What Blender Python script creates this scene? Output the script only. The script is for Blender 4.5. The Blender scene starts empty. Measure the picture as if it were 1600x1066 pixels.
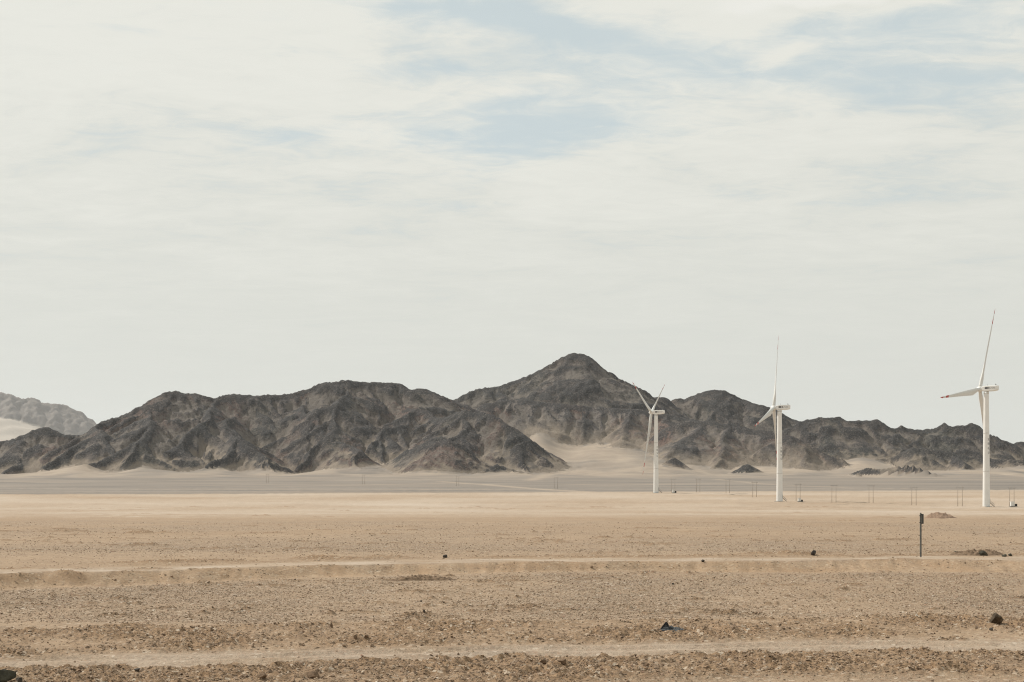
import bpy, bmesh, math, random
import numpy as np
from mathutils import Vector, Matrix

random.seed(7)
rng = np.random.default_rng(11)
R = math.radians
scene = bpy.context.scene
COL = scene.collection

# ------------------------------------------------------------------ camera, sky, sun, exposure
F = 2222.0          # focal length in pixels of a 1600 px wide picture (50 mm on 36 mm)
HZ = 762.0          # row of the eye level
EYE = 4.0           # eye height above the near ground
cam = bpy.data.cameras.new('camera')
cam.lens = 50.0; cam.sensor_width = 36.0
cam.shift_y = (HZ - 533.0) / 1600.0
cam.clip_start = 0.5; cam.clip_end = 250000.0
cam_o = bpy.data.objects.new('camera', cam); COL.objects.link(cam_o)
cam_o.location = (0, 0, EYE); cam_o.rotation_euler = (R(90), 0, 0)
scene.camera = cam_o

SUN_AZ = -58.0      # degrees from straight ahead, negative = left
SUN_EL = 44.0
sd = bpy.data.lights.new('sun', 'SUN'); sd.energy = 4.3; sd.angle = R(0.8); sd.color = (1.0, 0.95, 0.87)
sun = bpy.data.objects.new('sun', sd); COL.objects.link(sun)
sv = Vector((math.sin(R(SUN_AZ)) * math.cos(R(SUN_EL)), math.cos(R(SUN_AZ)) * math.cos(R(SUN_EL)), math.sin(R(SUN_EL))))
sun.rotation_euler = sv.to_track_quat('Z', 'Y').to_euler()
sun.location = (0, 0, 50)

scene.view_settings.view_transform = 'Standard'
scene.view_settings.look = 'None'
scene.view_settings.exposure = 0.0
scene.view_settings.gamma = 1.0
scene.view_settings.use_curve_mapping = False
scene.render.engine = 'CYCLES'
scene.cycles.max_bounces = 6
scene.cycles.volume_bounces = 1
scene.cycles.use_denoising = True
scene.cycles.denoiser = 'OPENIMAGEDENOISE'
scene.cycles.denoising_input_passes = 'RGB_ALBEDO_NORMAL'
scene.cycles.denoising_prefilter = 'NONE'
scene.cycles.filter_width = 1.15
scene.cycles.use_adaptive_sampling = False


class NT:
    """small helper for node trees"""
    def __init__(s, tree):
        s.t = tree; s.n = tree.nodes; s.l = tree.links
    def node(s, typ, **kw):
        n = s.n.new(typ)
        for k, v in kw.items(): setattr(n, k, v)
        return n
    def put(s, sock, v):
        if hasattr(v, 'links'): s.l.new(v, sock)
        elif isinstance(v, (tuple, list)) and len(v) == 3 and sock.type == 'RGBA': sock.default_value = (*v, 1)
        else: sock.default_value = v
    def math(s, op, a, b=None, c=None, clamp=False):
        n = s.node('ShaderNodeMath', operation=op, use_clamp=clamp)
        for i, v in enumerate((a, b, c)):
            if v is not None: s.put(n.inputs[i], v)
        return n.outputs[0]
    def vmath(s, op, a, b=None):
        n = s.node('ShaderNodeVectorMath', operation=op)
        s.put(n.inputs[0], a)
        if b is not None: s.put(n.inputs[1], b)
        return n.outputs[0]
    def mix(s, f, a, b, blend='MIX'):
        n = s.node('ShaderNodeMix', data_type='RGBA', blend_type=blend, clamp_factor=True)
        s.put(n.inputs['Factor'], f); s.put(n.inputs['A'] if False else n.inputs[6], a); s.put(n.inputs[7], b)
        return n.outputs[2]
    def noise(s, vec, scale, detail=4, rough=0.55, dist=0.0, lac=2.0):
        n = s.node('ShaderNodeTexNoise')
        if vec is not None: s.l.new(vec, n.inputs['Vector'])
        for k, v in (('Scale', scale), ('Detail', detail), ('Roughness', rough), ('Distortion', dist), ('Lacunarity', lac)):
            n.inputs[k].default_value = v
        return n.outputs[0]
    def ramp(s, v, lo, hi, a=0.0, b=1.0, smooth=True):
        n = s.node('ShaderNodeMapRange', interpolation_type='SMOOTHSTEP' if smooth else 'LINEAR')
        s.put(n.inputs[0], v)
        for i, x in enumerate((lo, hi, a, b)): n.inputs[i + 1].default_value = x
        return n.outputs[0]
    def comb(s, x, y, z):
        n = s.node('ShaderNodeCombineXYZ')
        for i, v in enumerate((x, y, z)): s.put(n.inputs[i], v)
        return n.outputs[0]
    def sep(s, v):
        n = s.node('ShaderNodeSeparateXYZ'); s.l.new(v, n.inputs[0]); return n.outputs


world = bpy.data.worlds.new('World'); scene.world = world; world.use_nodes = True
w = NT(world.node_tree); w.n.clear()
wo = w.node('ShaderNodeOutputWorld'); bg = w.node('ShaderNodeBackground'); bg.inputs[1].default_value = 0.1
sky = w.node('ShaderNodeTexSky', sky_type='NISHITA')
sky.sun_disc = False; sky.sun_elevation = R(SUN_EL); sky.sun_rotation = R(SUN_AZ)
sky.altitude = 1200; sky.air_density = 1.0; sky.dust_density = 1.5; sky.ozone_density = 1.0
tc = w.node('ShaderNodeTexCoord')
dx, dy, dz = w.sep(tc.outputs['Generated'])
# cloud sheet: the view direction meets a high flat layer
zc = w.math('ADD', w.math('MAXIMUM', dz, 0.0), 0.07)
px_, py_ = w.math('DIVIDE', dx, zc), w.math('DIVIDE', dy, zc)
lay = w.comb(px_, py_, 0.0)
n_big = w.noise(w.vmath('MULTIPLY', lay, (0.75, 1.0, 1)), 0.85, 3, 0.5, 0.3)
n_mid = w.noise(w.vmath('MULTIPLY', lay, (0.85, 1.1, 1)), 2.0, 6, 0.60, 0.8)
n_fine = w.noise(w.vmath('MULTIPLY', lay, (1.0, 1.5, 1)), 7.5, 7, 0.66, 0.8)
# openings of blue in the sheet (azimuth and elevation tangents, ahead only)
ys = w.math('MAXIMUM', dy, 0.02)
wn = w.math('SUBTRACT', w.noise(lay, 1.6, 4, 0.6), 0.5)
wn2 = w.math('SUBTRACT', w.noise(w.vmath('ADD', lay, (7.3, 2.1, 0)), 1.9, 4, 0.6), 0.5)
ta = w.math('ADD', w.math('DIVIDE', dx, ys), w.math('MULTIPLY', wn, 0.16))
te = w.math('ADD', w.math('DIVIDE', dz, ys), w.math('MULTIPLY', wn2, 0.055))
def gap(u, v, su, sv_, amp, shear=0.0):
    a0 = (u - 800) / F; e0 = (HZ - v) / F
    da = w.math('SUBTRACT', ta, a0)
    de = w.math('SUBTRACT', w.math('SUBTRACT', te, e0), w.math('MULTIPLY', da, shear))
    q = w.math('ADD', w.math('POWER', w.math('DIVIDE', da, su / F), 2.0), w.math('POWER', w.math('DIVIDE', de, sv_ / F), 2.0))
    return w.math('MULTIPLY', w.math('EXPONENT', w.math('MULTIPLY', q, -1.0)), amp)
blue = None
for g in ((815, 208, 235, 40, 1.15, 0.03), (1150, 90, 290, 44, 0.88, 0.0), (1520, 125, 260, 32, 0.7, 0.0), (1450, 40, 260, 34, 0.65, 0),
          (760, 22, 260, 30, 0.85, -0.12), (480, 205, 130, 14, 0.3, 0.0), (1000, 310, 500, 10, 0.25, 0.02), (200, 62, 150, 16, 0.3, -0.15),
          (330, 8, 200, 12, 0.25, 0.0), (960, 150, 110, 50, 0.3, 0), (1235, 6, 150, 20, -1.3, 0.0), (1560, 105, 160, 14, -.6, 0), (1240, 78, 60, 12, -.7, 0), (640, 118, 200, 16, 0.35, -0.2)):
    t_ = gap(*g)
    blue = t_ if blue is None else w.math('ADD', blue, t_)
wisps = w.math('ADD', w.math('MULTIPLY', w.math('SUBTRACT', n_mid, 0.5), 2.3), w.math('MULTIPLY', w.math('SUBTRACT', n_fine, 0.5), 1.25))
wisps = w.math('ADD', wisps, w.math('MULTIPLY', w.math('SUBTRACT', n_big, 0.5), 0.5))
wisps = w.math('MULTIPLY', wisps, w.ramp(dz, 0.06, 0.24, 0.25, 1.0))
blue = w.math('MULTIPLY', blue, w.math('GREATER_THAN', dy, 0.0))
open_ = w.ramp(w.math('SUBTRACT', blue, wisps), 0.05, 1.05)
# higher than the frame the sheet thins out the way its top edge does
hi = w.ramp(w.math('ADD', dz, w.math('MULTIPLY', wisps, 0.35)), 0.36, 0.75, 0.0, 0.6)
open_ = w.math('MAXIMUM', open_, hi)
cloud_lo = (6.70, 6.82, 6.30)
cloud_hi = (7.95, 7.95, 7.32)
lum = w.ramp(w.math('ADD', dz, w.math('MULTIPLY', wisps, 0.20)), 0.02, 0.36)
ccol = w.mix(lum, cloud_lo, cloud_hi)
ccol = w.mix(w.math('MULTIPLY', w.ramp(w.math('ADD', gap(1235, 2, 150, 22, 1.0), w.math('MULTIPLY', wisps, .3)), .25, .7), w.math('GREATER_THAN', dy, 0.0)), ccol, (8.35, 8.3, 7.75))
thin = w.mix(0.84, sky.outputs[0], (5.75, 6.68, 6.80))
final = w.mix(w.math('MULTIPLY', open_, 0.80), ccol, thin)
w.l.new(final, bg.inputs[0]); w.l.new(bg.outputs[0], wo.inputs[0])

# ------------------------------------------------------------------ helpers
def smooth(a, b, x):
    t = np.clip((x - a) / (b - a), 0, 1); return t * t * (3 - 2 * t)

class Noise2:
    """vectorised gradient noise, about -1..1"""
    def __init__(s, seed):
        r = np.random.default_rng(seed)
        s.p = r.permutation(512).astype(np.int32)
        a = r.random(512) * 2 * np.pi
        s.gx = np.cos(a).astype(np.float32); s.gy = np.sin(a).astype(np.float32)
    def __call__(s, x, y):
        x = np.asarray(x, np.float64); y = np.asarray(y, np.float64)
        xi = np.floor(x); yi = np.floor(y)
        fx = (x - xi).astype(np.float32); fy = (y - yi).astype(np.float32)
        xi = xi.astype(np.int64) & 511; yi = yi.astype(np.int64) & 511
        x1 = (xi + 1) & 511; y1 = (yi + 1) & 511
        def g(ix, iy, ax, ay):
            h = s.p[(s.p[ix] + iy) & 511]
            return s.gx[h] * ax + s.gy[h] * ay
        u = fx * fx * fx * (fx * (fx * 6 - 15) + 10); v = fy * fy * fy * (fy * (fy * 6 - 15) + 10)
        a = g(xi, yi, fx, fy); b = g(x1, yi, fx - 1, fy)
        c = g(xi, y1, fx, fy - 1); d = g(x1, y1, fx - 1, fy - 1)
        return ((a + (b - a) * u) + ((c + (d - c) * u) - (a + (b - a) * u)) * v) * 1.5

def fbm(n, x, y, oct=4, gain=0.5):
    t = 0; a = 1.0; k = 1.0
    for i in range(oct):
        t = t + a * n(x * k + 17.3 * i, y * k - 9.1 * i); a *= gain; k *= 2.03
    return t
def ridged(n, x, y, oct=4, gain=0.5):
    t = 0; a = 1.0; k = 1.0
    for i in range(oct):
        t = t + a * (1 - np.abs(n(x * k + 31.7 * i, y * k + 5.3 * i)) * 2); a *= gain; k *= 2.1
    return t

N1, N2_, N3, N4, N5 = (Noise2(s) for s in (1, 2, 3, 4, 5))

def X(u, d): return (u - 800.0) / F * d
def Zp(v, d): return EYE + (HZ - v) / F * d

# ground profile along the view: falls gently from the near ground, then climbs as a fan to the hills
_pd = np.array([1, 40, 82, 140, 200, 300, 420, 550, 680, 781, 885, 975, 1075, 1150, 1300, 1500, 1750, 2000, 2500, 3000, 3500, 4500, 6000, 20000], float)
_pz = np.array([0, 0, 0, -0.6, -1.4, -3.0, -4.7, -6.3, -7.15, -6.9, -4.6, -2.1, 0.1, 0.9, 2.6, 5.6, 10.2, 15.8, 28, 38, 52, 70, 80, 100], float)
_ld = np.linspace(0, math.log(20000), 3000)
_lz = np.interp(np.exp(_ld), _pd, _pz)
_k = np.exp(-0.5 * (np.arange(-40, 41) / 14.0) ** 2); _k /= _k.sum()
_lz = np.convolve(np.pad(_lz, 40, mode='edge'), _k, mode='valid')
def profile(d):
    return np.interp(np.log(np.maximum(d, 1.0)), _ld, _lz)

# near strips: all as world positions (rows of the flat near ground are lines of constant distance)
def row_d(v): return EYE * F / (v - HZ)
_tu = np.array([-400, 0, 200, 400, 600, 800, 1000, 1200, 1400, 1600, 2000], float)
_far_edge = np.array([889, 890.5, 885.5, 881.5, 876.5, 873, 872.5, 872, 870, 870.5, 870], float)   # far rim of the upper track
_near_edge = np.array([898, 897, 892, 887, 882, 879, 877.5, 877, 874, 874.5, 874], float)          # near rim
_bank_foot = np.array([922, 919, 913, 905, 898, 895, 892, 893, 893, 894, 894], float)
_A0 = np.array([985, 985, 980, 977, 974, 972, 970, 967, 965, 966, 966], float)                     # strip A, far rim
_A1 = np.array([1034, 1032, 1022, 1018, 1016, 1010, 1006, 1003, 1001, 1001, 1001], float)
_B0 = np.array([1052, 1050, 1048, 1044, 1038, 1030, 1029, 1024, 1022, 1024, 1024], float)          # strip B
_B1 = np.array([1100, 1095, 1090, 1085, 1080, 1075, 1066, 1056, 1054, 1056, 1056], float)
def bank_h(u): return np.interp(u, [-400, 0, 200, 400, 800, 1200, 1600, 2000], [.50, .50, .46, .42, .40, .42, .48, .5])
def edge(tab, u, x, d, raised=False):
    return (EYE - (bank_h(u) if raised else 0.0)) * F / (np.interp(u, _tu, tab) - HZ)

MOUND_RIDGES = [  # u, v, half length m, half depth m, height m : low earth ridges thrown up beside the upper track
    (1205, 868.0, 2.2, 0.55, 0.24), (1250, 868.5, 0.9, 0.5, 0.22), (495, 873.0, 1.3, 0.6, 0.26), (602, 872.5, 1.5, 0.6, 0.2), (545, 874, 2.5, 0.5, 0.12),
    (880, 870.5, 3.5, 0.5, 0.10), (1010, 870.0, 3.0, 0.5, 0.10), (1110, 870, 2.5, 0.5, 0.12), (250, 880.0, 3.0, 0.5, 0.16), (330, 878, 3.0, 0.5, 0.14),
    (1420, 867, 2.0, 0.5, 0.10), (1310, 869, 1.0, 0.5, 0.12), (780, 871, 2.0, 0.4, 0.08)]
DASHES = []
_r = random.Random(5)
for i in range(380):
    v = HZ + 30 + 250 * _r.random() ** 1.5
    if 868 < v < 893 or v > 975: continue
    d = row_d(v) if v > 868 else None
    if d is None:
        dd = np.linspace(80, 800, 1200); vv = HZ + (EYE - profile(dd)) / dd * F
        d = float(dd[np.argmin(np.abs(vv - v))])
    u = _r.uniform(-80, 1680)
    px = d / F
    DASHES.append((X(u, d), d, _r.uniform(8, 55) * px * (0.6 if v < 815 else 1), _r.uniform(0.22, 0.75) * (d * d / (F * 4.4) if d < 200 else d * 11.0 / F) + .06, _r.uniform(0.05, 0.10) * (1 + d / 120)))
for u, v, L, hh in ((470, 907, 60, .07), (330, 914, 40, .06), (560, 905, 40, .05), (1350, 899, 28, .08), (1320, 904, 22, .06), (1480, 901, 45, .05), (930, 901, 60, .05),
                    (1560, 940, 30, .05), (1590, 956, 30, .06), (1480, 1000, 30, .06), (1260, 812, 60, .2), (1385, 844, 26, .12), (1200, 845, 30, .12), (860, 847, 30, .12),
                    (700, 905, 130, .05), (30, 820, 60, .2), (180, 818, 60, .2), (300, 858, 60, .1), (270, 870, 20, .1), (1000, 945, 45, .04), (1120, 958, 60, .04)):
    d = row_d(v) if v > 868 else None
    if d is None:
        dd = np.linspace(80, 800, 1200); vv = HZ + (EYE - profile(dd)) / dd * F
        d = float(dd[np.argmin(np.abs(vv - v))])
    DASHES.append((X(u, d), d, L * d / F, 0.16 * (1 + d / 150), hh))

def near_ground(x, d, detail=True):
    """height and the masks (brown disturbed soil plus ledge and rim shadow tone, pale packed track, gravel, orange bank) of the plain"""
    u = 800 + F * x / d
    z = profile(d).astype(np.float64)
    br = np.zeros_like(z); pale = np.zeros_like(z); gravel = np.zeros_like(z); bank = np.zeros_like(z)
    z = z + 0.05 * fbm(N1, x / 9.0, d / 9.0, 3) * smooth(25, 60, d) * (1 + smooth(100, 600, d) * 6) * (1 - smooth(30, 34, d) * 0)
    sel = d < 130
    if sel.any():
        xs, ds, us = x[sel], d[sel], u[sel]
        zz = z[sel]
        wob = 0.5 * fbm(N2_, xs / 6.0, ds / 12.0, 3)
        # upper track on a low bank
        f0, f1, f2 = edge(_far_edge, us, xs, ds, True), edge(_near_edge, us, xs, ds, True), edge(_bank_foot, us, xs, ds)
        wq = wob * 0.35
        up = smooth(f2 - 0.15 + wq * .5, f1 + 0.05, ds) * (1 - smooth(f0, f0 + 5.5, ds))
        hb = bank_h(us)
        rill = 0.5 + 0.5 * N3(xs / 0.55 + 0.8 * N1(xs / 2, ds / 2), ds / 2.6)
        onbank = smooth(f2 - .2, f2 + .3, ds) * (1 - smooth(f1 - .3, f1 + .05, ds))
        zz = zz + hb * up - 0.16 * onbank * rill
        bk = smooth(f2 - .9 + wob, f2 + 0.2 + wob * .3, ds) * (1 - smooth(f1 - .15, f1 + .1, ds))
        tr = smooth(f1 - .3 + wob * .3, f1 + .35 + wob * .3, ds) * (1 - smooth(f0 - 1.2 + 1.6 * wob, f0 + 1.0 + 1.6 * wob, ds)) * np.clip(.50 + .40 * fbm(N5, xs / 3.0, ds / 2.0, 3), .12, .8)
        lip = np.exp(-((ds - f1 + 0.10) / 0.24) ** 2) * np.clip(0.40 + fbm(N4, xs / 2.5, ds / 3, 3), 0, 1)
        zz = zz + 0.06 * lip
        rim = np.exp(-((ds - f0 - .9 - wob) / 0.40) ** 2) * np.clip(0.25 + .9 * fbm(N3, xs / 3.5, ds / 4, 4), 0, 1)  # low earth berm; its shadow line is also darkened through the soil mask
        zz = zz + 0.16 * rim * (1 + .3 * fbm(N1, xs / .4, ds / .4, 2))
        # strip A and strip B of pushed up clods
        a0, a1 = edge(_A0, us, xs, ds) + wob * .9, edge(_A1, us, xs, ds) + wob * .5
        b0, b1 = edge(_B0, us, xs, ds) + wob * .5, edge(_B1, us, xs, ds) + wob * .3
        inA = smooth(a1 - .5, a1 + .7, ds) * (1 - smooth(a0 - 1.2, a0 + .3, ds))
        inB = smooth(b1 - .6, b1 + .4, ds) * (1 - smooth(b0 - .5, b0 + .25, ds))
        patch = np.clip(0.75 + 0.8 * fbm(N5, xs / 3.2, ds / 5.0, 3), 0.12, 1.25)
        patchB = np.clip(0.95 + 0.5 * fbm(N5, xs / 2.2 + 40, ds / 3.0, 3), 0.3, 1.3)
        dist_ = np.maximum(inA * patch, inB * patchB)
        cl = np.maximum(ridged(N1, xs / 0.85, ds / 1.1, 4, 0.62) - .15, 0) if detail else 0.6
        cl2 = fbm(N3, xs / 0.20, ds / 0.26, 3, 0.6) if detail else 0
        zz = zz + dist_ * (0.066 * cl + 0.040 * cl2 + 0.02) + inB * 0.06 + inA * 0.05
        # wheel ruts in the pale strip between A and B
        rut = (1 - inA) * (1 - inB) * smooth(27, 29, ds) * (1 - smooth(38, 39, ds))
        for off in (0.9, 2.1):
            c = b0 + off + 0.12 * N2_(xs / 5, off)
            zz = zz - 0.05 * rut * np.exp(-((ds - c) / 0.22) ** 2) + 0.035 * rut * np.exp(-((ds - c - .42) / 0.16) ** 2)
        low = (1 - np.clip(dist_, 0, 1)) * (1 - bk) * (1 - tr)
        if detail:
            zz = zz + low * (0.010 * fbm(N4, xs / 0.35, ds / 0.45, 3, .6) + 0.02 * fbm(N2_, xs / 2.2, ds / 3.4, 2))
        midp = smooth(a0 - .2, a0 + 1.0, ds) * (1 - smooth(f2 - 2.0, f2 - .3, ds))
        gpatch = np.clip(0.68 + 0.5 * fbm(N1, xs / 7.0 + 9, ds / 16.0, 3), 0.15, 1)
        tyre = (1 - inA) * (1 - inB) * smooth(a1 + .8, a1 - .6, ds) * smooth(b0 - .3, b0 + .4, ds)
        z[sel] = zz
        br[sel] = np.clip(dist_, 0, 1) + 0.55 * bk * np.clip(fbm(N4, xs / 2.6 + 8, ds / 2.2, 4, .6) + .1, 0, 1) + 0.8 * lip + .9 * rim + onbank * np.clip(.9 * rill * np.clip(.2 + fbm(N2_, xs / 3.0, ds / 1.2, 3), 0, 1), 0, .7); bank[sel] = bk; pale[sel] = np.maximum(tr, 0.6 * tyre * np.clip(.75 + .5 * fbm(N5, xs / 3.0, ds / 2.0, 3), .2, 1)); gravel[sel] = np.maximum(np.maximum(midp * gpatch, 0.5 * low * (ds < a1)), .5 * bk * np.clip(.3 + fbm(N3, xs / 5, ds / 3, 3), 0, 1))
        for (mu, mv, hl, hd, hh) in MOUND_RIDGES:
            md = row_d(mv); mx = X(mu, md)
            q = np.exp(-((xs - mx) / hl) ** 2 - ((ds - md) / hd) ** 2)
            if detail: q = q * (1 + 0.35 * fbm(N3, xs / .5, ds / .5, 3))
            z[sel] += hh * q; br[sel] = np.maximum(br[sel], np.clip(1.5 * q, 0, 1))
    far = smooth(80, 100, d)
    gravel = np.maximum(gravel, far * np.clip(0.55 + 0.8 * fbm(N1, x / 26.0, d / 60.0, 3), 0, 1) * (1 - smooth(240, 420, d)))
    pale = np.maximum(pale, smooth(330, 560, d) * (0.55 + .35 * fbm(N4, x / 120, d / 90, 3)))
    # thin ledges and scuffs on the plain; dark gravel and ledge shadow tinted in
    for (mx, md, L, hd, hh) in DASHES:
        m = (np.abs(d - md) < hd * 3.2) & (np.abs(x - mx) < L * 1.6)
        if not m.any(): continue
        xs, ds = x[m], d[m]
        cd = md + hd * 1.2 * N2_(xs / (L * 0.5) + md, np.full_like(xs, md))
        q = np.exp(-((ds - cd) / hd) ** 2) * (1 - smooth(0.55, 1.3, np.abs(xs - mx) / L)) * np.clip(.6 + 1.1 * N3(xs / (L * .3 + .2), np.full_like(xs, md * .37)), 0, 1)
        z[m] += hh * q; br[m] = np.maximum(br[m], np.clip(1.5 * q, 0, 1))
    # pale salt films far left
    salt = smooth(0.25, 0.7, fbm(N2_, x / 60, d / 25, 3)) * smooth(330, 420, d) * (1 - smooth(720, 860, d)) * (1 - smooth(-.30, -.12, x / d))
    pale = np.maximum(pale, salt * 1.0)
    return z, np.clip(br, 0, 1), np.clip(pale, 0, 1), np.clip(gravel, 0, 1), np.clip(bank, 0, 1)

def ground_d(u, v):
    """nearest ground seen at a picture position"""
    dd = np.concatenate([np.arange(24, 100, .04), np.arange(100, 1000, .5)])
    zz = near_ground((u - 800) / F * dd, dd)[0]
    hit = np.nonzero(HZ + (EYE - zz) / dd * F <= v)[0]
    return float(dd[hit[0]])
def gz(x, d):
    """ground height at one point"""
    return float(near_ground(np.array([float(x)]), np.array([float(d)]))[0][0])

# ------------------------------------------------------------------ ridge lines of the hills
def P(u, v, d): return (X(u, d), d, Zp(v, d))
LAYERS = []
def layer(kind, pts, spur=(95, 0.36), cross=0.66, back=True, seed=0, spurs=True, dmin=0):
    LAYERS.append(dict(kind=kind, pts=[P(*p) for p in pts], spur=spur, cross=cross, back=back, seed=seed, spurs=spurs, dmin=dmin))
def lin(d0, d1, pts):
    u0, u1 = pts[0][0], pts[-1][0]
    return [(u, v, d0 + (d1 - d0) * (u - u0) / (u1 - u0)) for u, v in pts]

MASSIF, PEAK, DOME, RIGHT, KNOLL, BENCH = range(6)
layer(MASSIF, lin(2650, 2800, [(-330, 705), (-250, 690), (-170, 702), (-90, 694), (0, 690), (20, 680), (45, 671), (70, 668), (85, 672), (96, 681), (115, 681), (138, 678)]), seed=1, dmin=2420)
layer(MASSIF, lin(2800, 3200, [(136, 677), (160, 657), (190, 650), (225, 631), (258, 613), (280, 609), (320, 616), (338, 623), (352, 618), (395, 614), (440, 616),
      (480, 607), (500, 597), (520, 594), (560, 595), (620, 599), (640, 606), (650, 610), (665, 606), (695, 618), (714, 627), (740, 648), (765, 668)]), seed=2, dmin=2540)
layer(MASSIF, [(640, 636, 2980), (690, 654, 2860), (737, 640, 2800), (770, 648, 2770), (800, 672, 2720), (835, 699, 2680), (864, 722, 2650)], spur=(60, 0.42), seed=3, dmin=2560)
layer(MASSIF, [(640, 706, 2560), (665, 690, 2530), (690, 684, 2500), (715, 694, 2500), (738, 712, 2480), (758, 733, 2470)], spur=(50, 0.42), seed=4, dmin=2420)
layer(MASSIF, [(735, 745, 2370), (755, 735, 2380), (775, 724, 2390), (800, 731, 2400), (828, 741, 2420)], spur=(40, 0.45), seed=5, dmin=2340)
layer(PEAK, lin(3650, 3800, [(690, 640), (722, 618), (735, 612), (750, 607), (790, 601), (830, 587), (850, 576), (870, 565), (885, 556), (895, 551), (905, 552), (915, 558),
      (940, 575), (948, 586), (985, 605), (1010, 615), (1022, 620), (1033, 617), (1042, 627), (1058, 640)]), spur=(90, 0.40), seed=6, dmin=3330)
layer(BENCH, lin(3280, 3300, [(740, 644), (765, 631), (800, 623), (850, 628), (900, 633), (950, 637), (1000, 640), (1050, 648), (1090, 655)]), spur=(60, 0.62), seed=7, dmin=3060)
layer(DOME, lin(3850, 3900, [(1030, 640), (1047, 629), (1055, 623), (1070, 626), (1085, 617), (1100, 611), (1115, 608), (1130, 610), (1150, 618), (1200, 638), (1235, 652), (1255, 660), (1290, 680)]), spur=(85, 0.4), seed=8, dmin=3450)
layer(BENCH, [(1040, 668, 3120), (1085, 656, 3100), (1110, 657, 3080), (1150, 667, 3060), (1200, 672, 3040), (1235, 680, 3020), (1255, 690, 3000), (1280, 706, 2960), (1312, 728, 2900)], spur=(60, 0.45), seed=9, dmin=2820)
layer(BENCH, [(1096, 660, 3090), (1074, 680, 2990), (1050, 702, 2890), (1034, 717, 2820)], cross=0.5, spurs=False, seed=30)
layer(BENCH, [(1140, 667, 3060), (1132, 690, 2960), (1122, 712, 2870), (1116, 728, 2800)], cross=0.55, spurs=False, seed=31)
layer(BENCH, [(985, 640, 3290), (978, 664, 3180), (970, 688, 3090)], cross=0.6, spurs=False, seed=32)
layer(RIGHT, lin(3450, 3600, [(1200, 690), (1225, 668), (1245, 659), (1262, 654), (1285, 650), (1295, 653), (1315, 650), (1325, 656), (1345, 657), (1368, 656), (1378, 661), (1390, 668), (1402, 670),
      (1414, 666), (1425, 670), (1440, 671), (1455, 667), (1473, 659), (1485, 665), (1500, 666), (1512, 662), (1522, 665), (1545, 682), (1562, 688), (1580, 693), (1592, 690), (1620, 693), (1700, 684), (1780, 700), (1900, 690), (2000, 715)]), spur=(75, 0.42), seed=10, dmin=3180)
layer(RIGHT, lin(3120, 3050, [(1335, 722), (1370, 716), (1400, 712), (1430, 699), (1460, 702), (1490, 706), (1530, 716), (1570, 716), (1610, 720), (1700, 716), (1800, 730)]), spur=(60, 0.45), seed=11, dmin=2920)
layer(KNOLL, lin(2340, 2160, [(1312, 746), (1335, 737), (1360, 731), (1378, 733), (1396, 729), (1410, 725), (1425, 729), (1445, 737), (1465, 745), (1490, 755)]), spur=(30, 0.45), seed=12, dmin=2130)
layer(KNOLL, lin(2150, 2050, [(1478, 760), (1500, 753), (1520, 758), (1560, 767)]), spur=(40, 0.4), seed=13, dmin=2000)
layer(KNOLL, lin(2600, 2600, [(1148, 739), (1160, 731), (1170, 725), (1180, 731), (1194, 739)]), spur=(40, 0.45), seed=14, dmin=2530)
layer(KNOLL, lin(2750, 2750, [(1034, 724), (1042, 720), (1048, 715), (1058, 722)]), spur=(40, 0.45), spurs=False, seed=15)
layer(KNOLL, lin(1850, 1820, [(-40, 757), (-5, 756), (10, 754), (30, 763)]), spurs=False, seed=16)
layer(KNOLL, lin(1560, 1560, [(164, 767), (173, 763), (182, 766), (196, 766)]), spurs=False, seed=17)

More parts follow.
